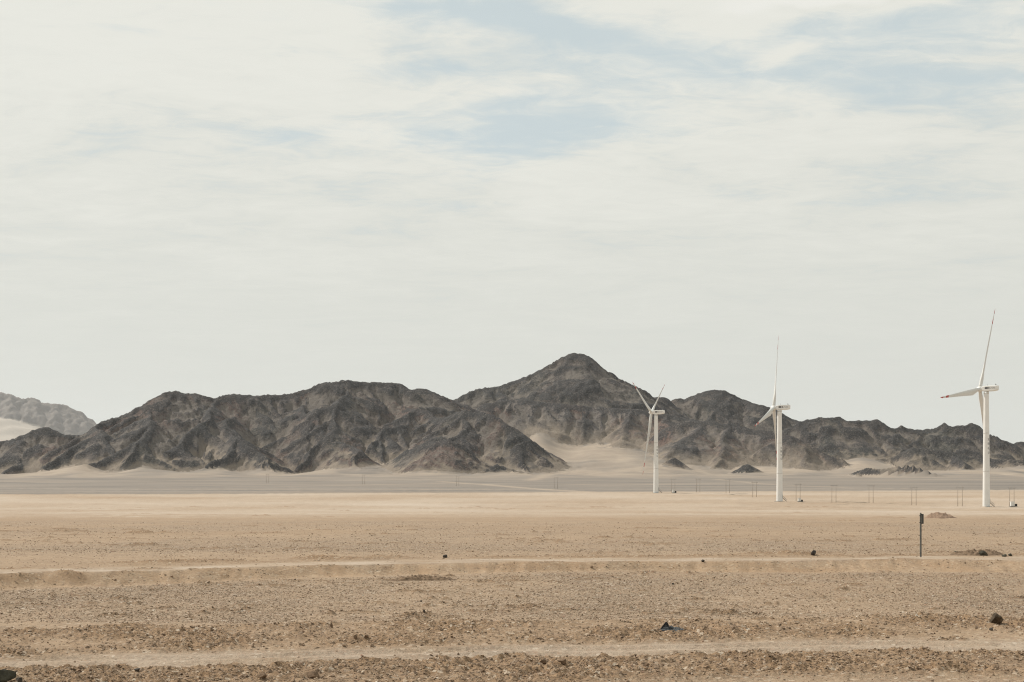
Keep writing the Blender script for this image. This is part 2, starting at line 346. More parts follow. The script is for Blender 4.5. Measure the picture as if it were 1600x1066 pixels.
SEGS = []    # x0,y0,z0,x1,y1,z1,cross slope,kind,phase
def add_poly(pts, cross, kind, ph):
    s0 = 0.0
    for a, b in zip(pts[:-1], pts[1:]):
        SEGS.append((*a, *b, cross, kind, ph + s0)); s0 += math.dist(a[:2], b[:2])
def base_z(x, d):
    u = 800 + F * x / d; t = min(1, max(0, (d - 2450) / 900)); t = t * t * (3 - 2 * t)
    return float(profile(np.array([d]))[0]) + 62 * math.exp(-((u - 935) / 150) ** 2) * t
for L in LAYERS:
    rr = random.Random(100 + L['seed'])
    pts = L['pts']
    add_poly(pts, L['cross'], L['kind'], rr.random() * 900)
    if not L['spurs']: continue
    step, grade = L['spur']
    cum = [0]
    for a, b in zip(pts[:-1], pts[1:]): cum.append(cum[-1] + math.dist(a[:2], b[:2]))
    s = step * 0.4
    side = -1
    while s < cum[-1]:
        i = max(k for k in range(len(pts) - 1) if cum[k] <= s)
        t = (s - cum[i]) / (cum[i + 1] - cum[i])
        p = [pts[i][k] + t * (pts[i + 1][k] - pts[i][k]) for k in range(3)]
        for sgn in (-1, 1):
            if sgn == 1 and rr.random() < 0.5: continue
            ang = rr.uniform(-38, 38)
            dirx, diry = math.sin(R(ang)), sgn * math.cos(R(ang))
            g = grade * rr.uniform(0.82, 1.25)
            if sgn < 0 and L['dmin']:
                run = max(25.0, (p[1] - L['dmin']) * rr.uniform(.55, 1.15))
                g = max(g * .8, min(1.1, (p[2] - base_z(p[0], L['dmin'] + 30)) / run))
            q = [p[0], p[1], p[2] - rr.uniform(1, 6)]
            line = [tuple(q)]
            for k in range(14):
                ang += rr.uniform(-24, 24); ang = max(-60, min(60, ang))
                st = rr.uniform(0.45, 0.8) * step
                q = [q[0] + math.sin(R(ang)) * st, q[1] + sgn * math.cos(R(ang)) * st, q[2] - st * g * rr.choice((0.45, 0.8, 1.1, 1.5))]
                line.append(tuple(q))
                if q[2] < base_z(q[0], q[1]) - 2: break
                if k >= 0 and q[2] > base_z(q[0], q[1]) + 18:
                    for s2 in (-1, 1):
                        if rr.random() < 0.28: continue
                        a2 = ang + s2 * rr.uniform(38, 75)
                        q2 = list(q); q2[2] -= rr.uniform(0, 3); l2 = [tuple(q2)]
                        for k2 in range(3):
                            a2 += rr.uniform(-20, 20); st2 = rr.uniform(.3, .5) * step
                            q2 = [q2[0] + math.sin(R(a2)) * st2, q2[1] + sgn * math.cos(R(a2)) * st2, q2[2] - st2 * rr.uniform(.38, .62)]
                            l2.append(tuple(q2))
                        add_poly(l2, L['cross'] * rr.uniform(1.05, 1.3), L['kind'], rr.random() * 900)
            add_poly(line, L['cross'] * rr.uniform(0.95, 1.2), L['kind'], rr.random() * 900)
        s += step * rr.uniform(0.7, 1.35)

def hills(x, d, segs, warp=1.0):
    """tent surfaces over every ridge and spur; x,d are 2-D grids with rows of constant d"""
    wx = x + warp * (15 * fbm(N1, x / 150, d / 150, 2) + 5 * fbm(N2_, x / 38, d / 38, 2))
    wy = d + warp * (15 * fbm(N3, x / 150 + 50, d / 150, 2) + 5 * fbm(N4, x / 38 + 20, d / 38, 2))
    wx = wx.astype(np.float32); wy = wy.astype(np.float32)
    z = np.full(x.shape, -1e4, np.float32); kd = np.zeros(x.shape, np.int8)
    S = np.zeros(x.shape, np.float32); D = np.full(x.shape, 200, np.float32)
    rows = d[:, 0]
    for (x0, y0, z0, x1, y1, z1, cr, kind, ph) in segs:
        reach = (max(z0, z1) - base_z(0, min(y0, y1)) + 30) / cr + 30
        if reach <= 0: continue
        r0, r1 = np.searchsorted(rows, [min(y0, y1) - reach, max(y0, y1) + reach])
        if r1 <= r0: continue
        xm = x[r0:r1]
        cmask = ((xm > min(x0, x1) - reach) & (xm < max(x0, x1) + reach)).any(axis=0)
        ci = np.nonzero(cmask)[0]
        if len(ci) == 0: continue
        c0, c1 = ci[0], ci[-1] + 1
        ax, ay = wx[r0:r1, c0:c1], wy[r0:r1, c0:c1]
        ex, ey = x1 - x0, y1 - y0; L2 = ex * ex + ey * ey + 1e-6; Ls = math.sqrt(L2)
        t = np.clip(((ax - x0) * ex + (ay - y0) * ey) / L2, 0, 1)
        dist = np.hypot(ax - (x0 + t * ex), ay - (y0 + t * ey))
        # steeper near the crest, easing off lower down
        h = z0 + t * (z1 - z0) - cr * (dist * (1.0 + 0.25 * np.exp(-dist / 40.0)))
        zz = z[r0:r1, c0:c1]; m = h > zz
        zz[m] = h[m]; kd[r0:r1, c0:c1][m] = kind
        S[r0:r1, c0:c1][m] = (ph + t * Ls)[m]; D[r0:r1, c0:c1][m] = dist[m]
    return z, kd, S, D

# ------------------------------------------------------------------ the terrain grid
T_IN = 0.425
t_dense = np.linspace(-T_IN, T_IN, 780)
t_out = np.array([0.44, 0.47, 0.52, 0.6, 0.75, 1.0, 1.4, 2.0, 3.0, 5.0])
tcol = np.concatenate([-t_out[::-1], t_dense, t_out])
rows = []
fr = F * 0.64
v = 345.0
while True:                                       # near ground: three rows per picture line
    d = EYE * F / v
    if d > 95: break
    rows.append(d); v -= (1 / 0.64) / 2.4
d = rows[-1]
while d < 1150: d += max(0.45, d * d / (fr * 8.0) * 0.30 if d < 300 else d * 0.0085); rows.append(d)
while d < 2250: d += 13; rows.append(d)
while d < 3950: d += 5.0; rows.append(d)
while d < 4700: d += 22; rows.append(d)
rows += [5200, 6000, 7500, 9500, 12000, 15500, 20000, 25000]
rows = np.array(rows)
GT, GD = np.meshgrid(tcol, rows)
GX = GT * GD
nr, nc = GX.shape
Z = np.zeros(GX.shape); M = np.zeros((nr, nc, 4)); KIND = np.full((nr, nc), -1, np.int8)
isnear = rows < 1400
sub = np.nonzero(isnear)[0]
a = near_ground(GX[sub].ravel(), GD[sub].ravel())
shp = GX[sub].shape
Z[sub] = a[0].reshape(shp)
for k in range(4): M[sub, :, k] = a[k + 1].reshape(shp)
mt = np.nonzero(rows >= 1400)[0]
xm, dm = GX[mt], GD[mt]
um = 800 + F * xm / dm
apr = profile(dm) + 62 * np.exp(-((um - 935) / 150) ** 2) * smooth(2450, 3350, dm) + 42 * np.exp(-((um - 838) / 34) ** 2) * smooth(2780, 3200, dm) + 24 * np.exp(-((um - 1345) / 45) ** 2) * smooth(2700, 3150, dm) + (2.0 + 5 * smooth(2150, 2500, dm)) * fbm(N1, xm / 170, dm / 300, 3) * smooth(1400, 2000, dm) \
    + sum(.62 * hh_ * np.exp(-((um - uu_) / ww_) ** 2) * smooth(dd_ - 330, dd_, dm) for uu_, ww_, hh_, dd_ in
          ((120, 30, 13, 2550), (225, 28, 10, 2560), (335, 40, 9, 2560), (415, 22, 12, 2600), (590, 36, 26, 2720), (520, 30, 6, 2500), (770, 40, 12, 2600), (1180, 60, 8, 2850), (1520, 80, 8, 3000)))
h, kd, SS, DD = hills(xm, dm, SEGS)
apr = apr + (1.6 * fbm(N4, xm / 34, dm / 40, 3) + 1.0 * (ridged(N2_, xm / 14, dm / 16, 2) - .6)) * smooth(2250, 2450, dm) * smooth(-34, -4, h - apr)
rk = smooth(-6, 14, h - apr)
gul = ridged(N5, SS / 30 + 0.25 * N1(xm / 40, dm / 40), DD / 150, 1) + 0.5 * ridged(N3, SS / 13 + .2 * N2_(xm / 20, dm / 20), DD / 70, 1)
away = smooth(2, 40, DD)
rough = away * 9.5 * (gul - .7) + 3.2 * (fbm(N2_, xm / 75, dm / 75, 4, .55)) + (0.42 + .58 * away) * (2.2 * (ridged(N3, xm / 30, dm / 34, 2) - .6) + 2.3 * (ridged(N4, xm / 12, dm / 13, 3, .6) - .6))
rough = np.where(kd == BENCH, rough * .7, rough)
h2 = h + rk * rough * (0.3 + 0.7 * smooth(0, 45, h - apr))
zz = apr + 2.5 * np.logaddexp(0.0, np.maximum((h2 - apr) / 2.5, -40.0))
Z[mt] = zz
over = h2 - apr
KIND[mt] = np.where(over > 0.5, kd, -1)
# masks beyond the plain: sand on the gentle and low parts, red and olive rock patches, dark gravel on the fan
gy = np.gradient(zz, rows[mt], axis=0)
gx = np.gradient(zz, axis=1) / np.maximum(np.gradient(xm, axis=1), 1e-3)
slope = np.hypot(gx, gy)
sandn = fbm(N5, xm / 70, dm / 110, 4)
lap = zz - 0.25 * (np.roll(zz, 6, 0) + np.roll(zz, -6, 0) + np.roll(zz, 6, 1) + np.roll(zz, -6, 1))
low = 1 - smooth(4, 40, over + 20 * sandn)
sand = np.clip(low * (1 - smooth(0.5, 0.95, slope + .2 * sandn)) + 0.5 * smooth(0.2, 2.4, -lap) * (1 - smooth(50, 150, over + 60 * sandn)), 0, 1)
def blur(a, r0, r1):
    for ax, r in ((0, r0), (1, r1)):
        c = np.cumsum(np.pad(a, [(r + 1, r) if k == ax else (0, 0) for k in (0, 1)], mode='edge'), axis=ax)
        n_ = 2 * r + 1
        a = (np.take(c, range(n_, c.shape[ax]), ax) - np.take(c, range(0, c.shape[ax] - n_), ax)) / n_
    return a
conv = zz - blur(blur(zz, 5, 7), 5, 7)                # above or below the ground around it: bare crests, dusty hollows
hollow = smooth(.4, 3.6, -conv + .8 * sandn); crest = smooth(.3, 4.5, conv + .9 * sandn)
sand = np.maximum(sand, .85 * hollow * (1 - smooth(18, 75, over + 22 * sandn)))
sand = np.maximum(sand, .33 * hollow * (1 - smooth(60, 190, over + 40 * sandn)))
sand = np.where(kd == BENCH, np.maximum(sand, .62 * (1 - smooth(15, 105, over + 34 * sandn))), sand)
sand = np.where(kd == RIGHT, np.maximum(sand, .5 * (1 - smooth(5, 55, over + 24 * sandn))), sand)
sand = np.where(over < 0.5, 1.0, sand)
M[mt, :, 0] = sand
M[mt, :, 1] = np.clip(0.45 + 0.75 * fbm(N3, xm / 130 + 3, dm / 170, 4), 0, 1)           # reddish
M[mt, :, 2] = np.clip(0.5 + 0.8 * fbm(N4, xm / 90 + 13, dm / 120, 4), 0, 1)             # olive / dark
M[mt, :, 3] = np.clip(.55 * crest - .30 * hollow + 0.35 * (1 - smooth(4, 26, DD)) + 0.5 * smooth(.45, 1.1, gul) + .35 * fbm(N2_, xm / 45 + 5, dm / 45, 3), 0, 1)   # bare outcrop
M4 = np.zeros((nr, nc))                             # dark fan gravel
edge_d = np.interp(800 + F * GX / GD, [-800, 0, 400, 700, 900, 1300, 1500, 1800], [1020, 1030, 1045, 1085, 1110, 1160, 1230, 1300]) + 14 * fbm(N2_, GX / 150, GD / 150, 3)
M4 = smooth(edge_d - 12, edge_d + 22, GD) * np.clip(0.86 + 0.30 * fbm(N1, GX / 420, GD / 130, 4), 0.35, 1)
M4 = M4 * (1 - smooth(1850, 2500, GD) * np.clip(.50 + .8 * fbm(N5, GX / 110, GD / 240, 4) + .22 * np.exp(-((800 + F * GX / GD - 940) / 170) ** 2), 0, .9))
nearrock = np.zeros(GX.shape); nearrock[mt] = smooth(-16, -1, over) * np.clip(.15 + 1.2 * fbm(N3, xm / 22, dm / 34, 4, .6), 0, 1)
M4 = np.maximum(M4, .95 * nearrock)
# pale vehicle trails over the fan
def trail(pts, wd, amt):
    global M4
    pts = np.array(pts, float)
    dd = GD; best = np.full(GD.shape, 1e9)
    for (a0, b0), (a1, b1) in zip(pts[:-1], pts[1:]):
        ex, ey = a1 - a0, b1 - b0
        t = np.clip(((GX - a0) * ex + (GD - b0) * ey) / (ex * ex + ey * ey), 0, 1)
        best = np.minimum(best, np.hypot(GX - a0 - t * ex, GD - b0 - t * ey))
    M4 = M4 * (1 - amt * np.exp(-(best / wd) ** 2))
def apron_at(u, vrow):
    dd = np.linspace(1060, 3000, 2500); vv = HZ - (profile(dd) - EYE) / dd * F
    d = float(dd[np.argmin(np.abs(vv - vrow))]); return (X(u, d), d)
trail([apron_at(690, 754), apron_at(760, 757), apron_at(850, 765), apron_at(920, 769)], 9, 0.9)
trail([apron_at(870, 756), apron_at(950, 758.5), apron_at(1040, 757), apron_at(1120, 756)], 7, 0.8)
trail([apron_at(200, 761), apron_at(330, 759), apron_at(420, 761), apron_at(600, 757), apron_at(730, 755)], 9, 0.55)
trail([apron_at(830, 750), apron_at(855, 744), apron_at(862, 738)], 12, 0.8)
trail([apron_at(1120, 748), apron_at(1200, 757), apron_at(1320, 762), apron_at(1500, 765)], 9, 0.5)
trail([apron_at(400, 768), apron_at(600, 766), apron_at(800, 764)], 8, 0.5)

verts = np.stack([GX, GD, Z], -1).reshape(-1, 3)
att = np.concatenate([M.reshape(-1, 4)], 1)
fan = M4.reshape(-1)
ij = np.arange(nr * nc).reshape(nr, nc)
quads = np.stack([ij[:-1, :-1], ij[:-1, 1:], ij[1:, 1:], ij[1:, :-1]], -1)

def mesh_obj(name, v, q, mat, attrs=None, smooth_=True, kind=None, parent=None):
    used, inv = np.unique(q.ravel(), return_inverse=True)
    vv = np.ascontiguousarray(v[used], np.float32); n = q.shape[1]
    me = bpy.data.meshes.new(name)
    me.vertices.add(len(vv)); me.vertices.foreach_set('co', vv.ravel())
    me.loops.add(q.size); me.loops.foreach_set('vertex_index', inv.astype(np.int32).ravel())
    me.polygons.add(len(q)); me.polygons.foreach_set('loop_start', np.arange(0, q.size, n, dtype=np.int32))
    me.polygons.foreach_set('use_smooth', np.full(len(q), smooth_))
    me.update(calc_edges=True)
    for an, arr in (attrs or {}).items():
        arr = arr[used]
        if arr.ndim == 1:
            at = me.attributes.new(an, 'FLOAT', 'POINT'); at.data.foreach_set('value', np.ascontiguousarray(arr, np.float32))
        else:
            at = me.attributes.new(an, 'FLOAT_COLOR', 'POINT'); at.data.foreach_set('color', np.ascontiguousarray(arr, np.float32).ravel())
    me.materials.append(mat)
    o = bpy.data.objects.new(name, me); COL.objects.link(o)
    if kind: o['kind'] = kind
    if parent: o.parent = parent
    return o

# ------------------------------------------------------------------ materials
def new_mat(name, rough=0.9, spec=0.2):
    m = bpy.data.materials.new(name); m.use_nodes = True
    t = NT(m.node_tree); b = t.n['Principled BSDF']
    b.inputs['Roughness'].default_value = rough
    b.inputs['Specular IOR Level'].default_value = spec
    return m, t, b
def attr(t, name):
    n = t.node('ShaderNodeAttribute'); n.attribute_name = name; return n
def bump(t, b, h, dist, strength=1.0, prev=None):
    n = t.node('ShaderNodeBump'); n.inputs['Strength'].default_value = strength; n.inputs['Distance'].default_value = dist
    t.l.new(h, n.inputs['Height'])
    if prev is not None: t.l.new(prev, n.inputs['Normal'])
    t.l.new(n.outputs[0], b.inputs['Normal']); return n.outputs[0]

SAND = (0.46, 0.345, 0.235)
def ground_material():
    m, t, b = new_mat('desert_soil', 0.95, 0.1)
    tc = t.node('ShaderNodeTexCoord'); pos = tc.outputs['Object']
    a = attr(t, 'mask'); c = t.node('ShaderNodeSeparateColor'); t.l.new(a.outputs['Color'], c.inputs[0])
    br, pale, grav, bank = c.outputs[0], c.outputs[1], c.outputs[2], a.outputs['Alpha']
    big = t.noise(pos, 0.03, 5, 0.55); mid = t.noise(pos, 0.45, 5, 0.6); fine = t.noise(pos, 9.0, 4, 0.7); peb = t.noise(pos, 26.0, 3, 0.7)
    base = t.mix(t.ramp(big, .35, .65), (0.320, 0.228, 0.150), (0.365, 0.268, 0.182))
    base = t.mix(t.ramp(mid, .4, .7, 0, .6), base, (0.255, 0.175, 0.113))
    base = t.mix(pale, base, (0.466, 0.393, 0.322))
    # gravel: grey and rusty pebbles
    v = t.node('ShaderNodeTexVoronoi'); v.inputs['Scale'].default_value = 21.0; t.l.new(pos, v.inputs['Vector'])
    vs = t.node('ShaderNodeSeparateColor'); t.l.new(v.outputs['Color'], vs.inputs[0])
    v2 = t.node('ShaderNodeTexVoronoi'); v2.inputs['Scale'].default_value = 10.0; t.l.new(pos, v2.inputs['Vector'])
    vs2 = t.node('ShaderNodeSeparateColor'); t.l.new(v2.outputs['Color'], vs2.inputs[0])
    gcol = t.mix(vs.outputs[0], (0.135, 0.105, 0.077), (0.43, 0.345, 0.256))
    gcol = t.mix(t.ramp(vs.outputs[1], .72, .95), gcol, (0.30, 0.17, 0.11))
    gcol = t.mix(t.ramp(vs2.outputs[2], .80, .97), gcol, (0.10, 0.076, 0.058))
    gcol = t.mix(t.ramp(vs2.outputs[0], .93, .99), gcol, (0.62, 0.55, 0.46))
    spread = t.math('MULTIPLY', t.math('ADD', t.math('MULTIPLY', grav, 0.55), 0.36), t.ramp(t.math('ADD', mid, fine), .8, 1.15, .45, 1.0))
    spread = t.math('MULTIPLY', spread, t.math('SUBTRACT', 1.0, t.math('MULTIPLY', pale, 0.75)))
    col = t.mix(spread, base, gcol)
    # turned soil, also the painted shadow tone of ledges and track rim
    soil = t.mix(t.ramp(fine, .35, .65), (0.205, 0.128, 0.073), (0.36, 0.245, 0.152))
    soil = t.mix(t.ramp(vs.outputs[2], .7, .9), soil, (0.10, 0.066, 0.043))
    soil = t.mix(t.ramp(vs2.outputs[1], .9, .98), soil, (0.50, 0.42, 0.33))
    col = t.mix(t.math('MULTIPLY', br, 0.85), col, soil)
    bk = t.mix(t.ramp(mid, .35, .65), (0.37, 0.252, 0.160), (0.52, 0.385, 0.262))
    col = t.mix(t.math('MULTIPLY', bank, t.ramp(t.math('ADD', mid, fine), .75, 1.15, .8, .15)), col, bk)
    spk = t.noise(pos, 2.3, 4, 0.75)
    col = t.mix(t.ramp(spk, .52, .70, 0, .5), col, (0.215, 0.155, 0.11))
    col = t.mix(t.ramp(spk, .44, .30, 0, .4), col, (0.50, 0.41, 0.31))
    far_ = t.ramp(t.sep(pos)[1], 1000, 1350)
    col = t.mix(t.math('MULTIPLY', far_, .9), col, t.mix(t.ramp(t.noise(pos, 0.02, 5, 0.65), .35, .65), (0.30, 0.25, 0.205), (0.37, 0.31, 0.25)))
    # dark desert varnish gravel of the fan
    f = attr(t, 'fan').outputs['Fac']
    st = t.noise(t.vmath('MULTIPLY', pos, (0.004, 0.016, 0.01)), 1.0, 5, 0.6)
    fcol = t.mix(t.ramp(st, .35, .7), (0.165, 0.149, 0.134), (0.232, 0.204, 0.178))
    col = t.mix(t.math('MULTIPLY', f, t.ramp(t.noise(pos, 0.02, 5, 0.65), .3, .6, .85, 1.0)), col, fcol)
    col = t.mix(1.0, col, (1.0, 0.985, 0.968), 'MULTIPLY')
    t.l.new(col, b.inputs['Base Color'])
    n1 = bump(t, b, fine, 0.06, 0.8)
    n2 = bump(t, b, t.math('MULTIPLY', peb, t.math('ADD', br, grav)), 0.04, 0.9, n1)
    return m
GROUND = ground_material()

def rock_material(name, red, olive, dark, sandc=(0.245, 0.20, 0.156)):
    m, t, b = new_mat(name, 0.9, 0.15)
    tc = t.node('ShaderNodeTexCoord'); pos = tc.outputs['Object']
    a = attr(t, 'mask'); c = t.node('ShaderNodeSeparateColor'); t.l.new(a.outputs['Color'], c.inputs[0])
    sand, rd, ol = c.outputs[0], c.outputs[1], c.outputs[2]
    outc = a.outputs['Alpha']
    n1 = t.noise(pos, 0.016, 6, 0.65, 0.6); n2 = t.noise(pos, 0.075, 6, 0.7, 0.8); n3 = t.noise(pos, 0.3, 4, 0.7)
    base = t.mix(t.ramp(n1, .36, .64), (0.067 * dark, 0.058 * dark, 0.055 * dark), (0.116 * dark, 0.099 * dark, 0.088 * dark))
    base = t.mix(t.math('MULTIPLY', t.ramp(t.math('ADD', rd, t.math('MULTIPLY', t.math('SUBTRACT', n2, .5), .8)), .40, .85), red), base, (0.148, 0.098, 0.080))
    base = t.mix(t.math('MULTIPLY', t.ramp(t.math('ADD', ol, t.math('MULTIPLY', t.math('SUBTRACT', n2, .5), .8)), .45, .9), olive), base, (0.078, 0.080, 0.066))
    base = t.mix(t.ramp(t.noise(pos, 0.009, 5, 0.6, 0.5), .53, .66, 0, .4), base, (0.150, 0.122, 0.100))
    oc = t.math('ADD', outc, t.math('MULTIPLY', t.math('SUBTRACT', n2, 0.5), 1.6))
    base = t.mix(t.ramp(oc, .42, .80, 0, .85), base, (0.044, 0.042, 0.042))
    base = t.mix(t.ramp(n3, .50, .64, 0, .8), base, (0.032, 0.031, 0.032))
    base = t.mix(t.ramp(n3, .46, .32, 0, .7), base, (0.205, 0.180, 0.152))
    base = t.mix(t.ramp(oc, -.05, .28, .85, 0), base, (0.160, 0.138, 0.118))
    s2 = t.math('ADD', sand, t.math('MULTIPLY', t.math('SUBTRACT', n2, 0.5), 0.9))
    base = t.mix(t.ramp(s2, .30, 1.0, 0, .85), base, sandc)
    t.l.new(base, b.inputs['Base Color'])
    q = bump(t, b, n2, 5.0, 0.8)
    bump(t, b, n3, 2.2, 0.8, q)
    return m
ROCK = {MASSIF: rock_material('massif_rock', 0.7, 0.4, 1.0), PEAK: rock_material('peak_rock', 0.12, 0.4, 0.95), DOME: rock_material('dome_rock', 0.2, 0.5, 0.98), BENCH: rock_material('bench_rock', 0.9, 0.15, 1.5),
        RIGHT: rock_material('range_rock', 0.1, 0.5, 0.95), KNOLL: rock_material('knoll_rock', 0.4, 0.4, 1.0)}

# ------------------------------------------------------------------ terrain objects, cut out of the one grid
qk = KIND[:-1, :-1].copy()
ctr_d = 0.25 * (GD[:-1, :-1] + GD[1:, :-1] + GD[:-1, 1:] + GD[1:, 1:]); ctr_u = 800 + F * 0.5 * (GT[:-1, :-1] + GT[:-1, 1:])
trk = (M[:-1, :-1, 1] > 0.2) & (ctr_d < 95)
upper = trk & (ctr_d > 55); lower = trk & (ctr_d < 45)
lower = (M[:-1, :-1, 1] > 0.30) & (ctr_d < 45)
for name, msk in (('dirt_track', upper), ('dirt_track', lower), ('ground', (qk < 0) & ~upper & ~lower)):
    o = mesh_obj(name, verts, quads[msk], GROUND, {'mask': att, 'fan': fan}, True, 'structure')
for kind, name in ((MASSIF, 'hill'), (PEAK, 'mountain'), (DOME, 'hill'), (RIGHT, 'mountain_range'), (BENCH, 'hill'), (KNOLL, 'rocky_knolls')):
    mesh_obj(name, verts, quads[qk == kind], ROCK[kind], {'mask': att, 'fan': fan}, True, 'structure')
# plain ground behind the camera
bv = np.array([[-3000, -3000, 0], [3000, -3000, 0], [3000, rows[0] , 0], [tcol[-1] * rows[0], rows[0], 0], [tcol[0] * rows[0], rows[0], 0], [-3000, rows[0], 0]], float)
bq = np.array([[0, 1, 2, 5]])
gb = mesh_obj('ground', np.array([[-3000, -3000, -.01], [3000, -3000, -.01], [3000, rows[0] + .2, -.01], [-3000, rows[0] + .2, -.01]], float), np.array([[0, 1, 2, 3]]), GROUND,
              {'mask': np.zeros((4, 4)) + .2, 'fan': np.zeros(4)}, True, 'structure')

# far pale mountain on the left, seen through the air
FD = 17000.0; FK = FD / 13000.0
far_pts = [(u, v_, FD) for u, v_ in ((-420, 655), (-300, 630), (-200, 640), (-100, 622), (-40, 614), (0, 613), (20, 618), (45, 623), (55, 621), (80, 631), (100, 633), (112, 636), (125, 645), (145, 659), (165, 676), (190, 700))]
SEG2 = []
_old = SEGS; SEGS = SEG2
rr = random.Random(77)
fp = [P(*p) for p in far_pts]
add_poly(fp, 0.8, 0, 0)
for i in range(len(fp) * 3):
    k = rr.randrange(len(fp) - 1); t = rr.random()
    q = [fp[k][j] + t * (fp[k + 1][j] - fp[k][j]) for j in range(3)]
    ang = rr.uniform(-40, 40); line = [tuple(q)]
    for s in range(3):
        ang += rr.uniform(-20, 20); st = rr.uniform(70, 150) * FK
        q = [q[0] + math.sin(R(ang)) * st, q[1] - math.cos(R(ang)) * st, q[2] - st * rr.uniform(.3, .6)]; line.append(tuple(q))
    add_poly(line, rr.uniform(.75, 1.0), 0, 0)
SEGS = _old
ft = np.linspace(-0.60, -0.22, 330); fdv = np.concatenate([np.linspace(10500, 11800, 20), np.linspace(11820, 13700, 150)]) * FK
FT, FDD = np.meshgrid(ft, fdv); FX = FT * FDD
fapr = 60 + 640 * FK * smooth(10600 * FK, 13000 * FK, FDD) * smooth(-0.235, -0.37, FT) + 80 * fbm(N1, FX / 900, FDD / 900, 3)
fh, _, _, _ = hills(FX, FDD, [(*s[:6], s[6], s[7], s[8]) for s in SEG2], warp=3.0)
fh2 = fh + 16 * (ridged(N2_, FX / 230, FDD / 230, 3) - .6)
fz = np.maximum(fapr, fh2)
fm = np.zeros((*FX.shape, 4)); fm[..., 0] = np.clip(1 - (fh2 - fapr) / 40, 0, 1); fm[..., 1] = .2; fm[..., 2] = .3
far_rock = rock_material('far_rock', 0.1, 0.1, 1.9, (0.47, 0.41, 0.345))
fi = np.arange(FX.size).reshape(FX.shape)
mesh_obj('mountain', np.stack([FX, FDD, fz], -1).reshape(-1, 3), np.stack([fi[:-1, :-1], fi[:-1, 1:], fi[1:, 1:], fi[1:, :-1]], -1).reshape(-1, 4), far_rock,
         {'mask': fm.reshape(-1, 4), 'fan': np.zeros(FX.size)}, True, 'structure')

# air between the camera and the far hills
hz, t_, b_ = new_mat('desert_haze'); t_.n.clear()
vo = t_.node('ShaderNodeOutputMaterial'); pv = t_.node('ShaderNodeVolumePrincipled')
pv.inputs['Color'].default_value = (0.88, 0.92, 0.97, 1); pv.inputs['Density'].default_value = 1.25e-5; pv.inputs['Anisotropy'].default_value = 0.3
t_.l.new(pv.outputs[0], vo.inputs['Volume'])
def box_mesh(name, lo, hi, mat):
    v = np.array([[x, y, z] for z in (lo[2], hi[2]) for y in (lo[1], hi[1]) for x in (lo[0], hi[0])], float)
    q = np.array([[0, 2, 3, 1], [4, 5, 7, 6], [0, 1, 5, 4], [2, 6, 7, 3], [0, 4, 6, 2], [1, 3, 7, 5]])
    return mesh_obj(name, v, q, mat, None, False)
haze = box_mesh('haze', (-140000, -3100, -60), (140000, 26000, 1330), hz); haze['kind'] = 'stuff'

# ------------------------------------------------------------------ object helpers
def simple(name, col, rough=0.5, spec=0.4, metal=0.0, var=0.0, scale=3.0, bmp=0.0):
    m, t, b = new_mat(name, rough, spec); b.inputs['Metallic'].default_value = metal
    tc = t.node('ShaderNodeTexCoord')
    n = t.noise(tc.outputs['Object'], scale, 5, 0.6)
    c = t.mix(t.ramp(n, .3, .7), tuple(x * (1 - var) for x in col), tuple(min(1, x * (1 + var)) for x in col))
    t.l.new(c, b.inputs['Base Color'])
    if bmp: bump(t, b, n, bmp, 0.6)
    return m
WHITE = simple('white_paint', (0.74, 0.73, 0.705), 0.45, 0.4, var=0.035, scale=0.35)
FLANGE = simple('flange_paint', (0.52, 0.50, 0.47), 0.5, var=0.1)
BLADE = simple('blade_gelcoat', (0.62, 0.62, 0.60), 0.4, 0.4, var=0.03, scale=0.4)
RED = simple('red_band_paint', (0.42, 0.06, 0.05), 0.5, var=0.08)
INK = simple('dark_lettering', (0.06, 0.055, 0.06), 0.6, var=0.1)
STEEL = simple('galvanised_steel', (0.22, 0.215, 0.205), 0.5, 0.5, 0.6, var=0.1)
CONC = simple('weathered_concrete', (0.24, 0.225, 0.20), 0.9, 0.2, var=0.15, scale=6, bmp=0.01)
POLE = simple('pole_concrete', (0.27, 0.23, 0.19), 0.9, 0.2, var=0.12, scale=2)
BOXW = simple('box_paint', (0.66, 0.65, 0.62), 0.5, var=0.06)
DARK = simple('dark_steel', (0.045, 0.042, 0.04), 0.6, 0.4, var=0.15)
POSTM = simple('post_paint', (0.135, 0.135, 0.125), 0.75, 0.3, var=0.22, scale=7, bmp=0.004)
PLATE = simple('plate_enamel', (0.050, 0.052, 0.050), 0.55, 0.4, var=0.2, scale=9)
PLASTIC = simple('black_plastic', (0.028, 0.029, 0.031), 0.6, 0.25, var=0.25, scale=14, bmp=0.006)
PLASTIC2 = simple('dusty_grey_plastic', (0.085, 0.088, 0.090), 0.7, 0.15, var=0.3, scale=16, bmp=0.006)

def empty(name, loc, label, cat, group=None, rz=0.0):
    o = bpy.data.objects.new(name, None); COL.objects.link(o); o.location = loc; o.rotation_euler = (0, 0, rz)
    o['label'] = label; o['category'] = cat
    if group: o['group'] = group
    return o
def link(name, bm, mat, parent=None, sm=False):
    bmesh.ops.recalc_face_normals(bm, faces=bm.faces)
    me = bpy.data.meshes.new(name); bm.to_mesh(me); bm.free()
    me.materials.append(mat)
    for p in me.polygons: p.use_smooth = sm
    o = bpy.data.objects.new(name, me); COL.objects.link(o)
    if parent: o.parent = parent
    return o
def bm_box(bm, c, s, rot=None, bev=0.0):
    r = bmesh.ops.create_cube(bm, size=1.0)
    mat = Matrix.Translation(c) @ (rot.to_4x4() if rot else Matrix()) @ Matrix.Diagonal((*s, 1))
    bmesh.ops.transform(bm, matrix=mat, verts=r['verts'])
    if bev:
        es = list({e for v_ in r['verts'] for e in v_.link_edges})
        bmesh.ops.bevel(bm, geom=es, offset=bev, segments=2, affect='EDGES')
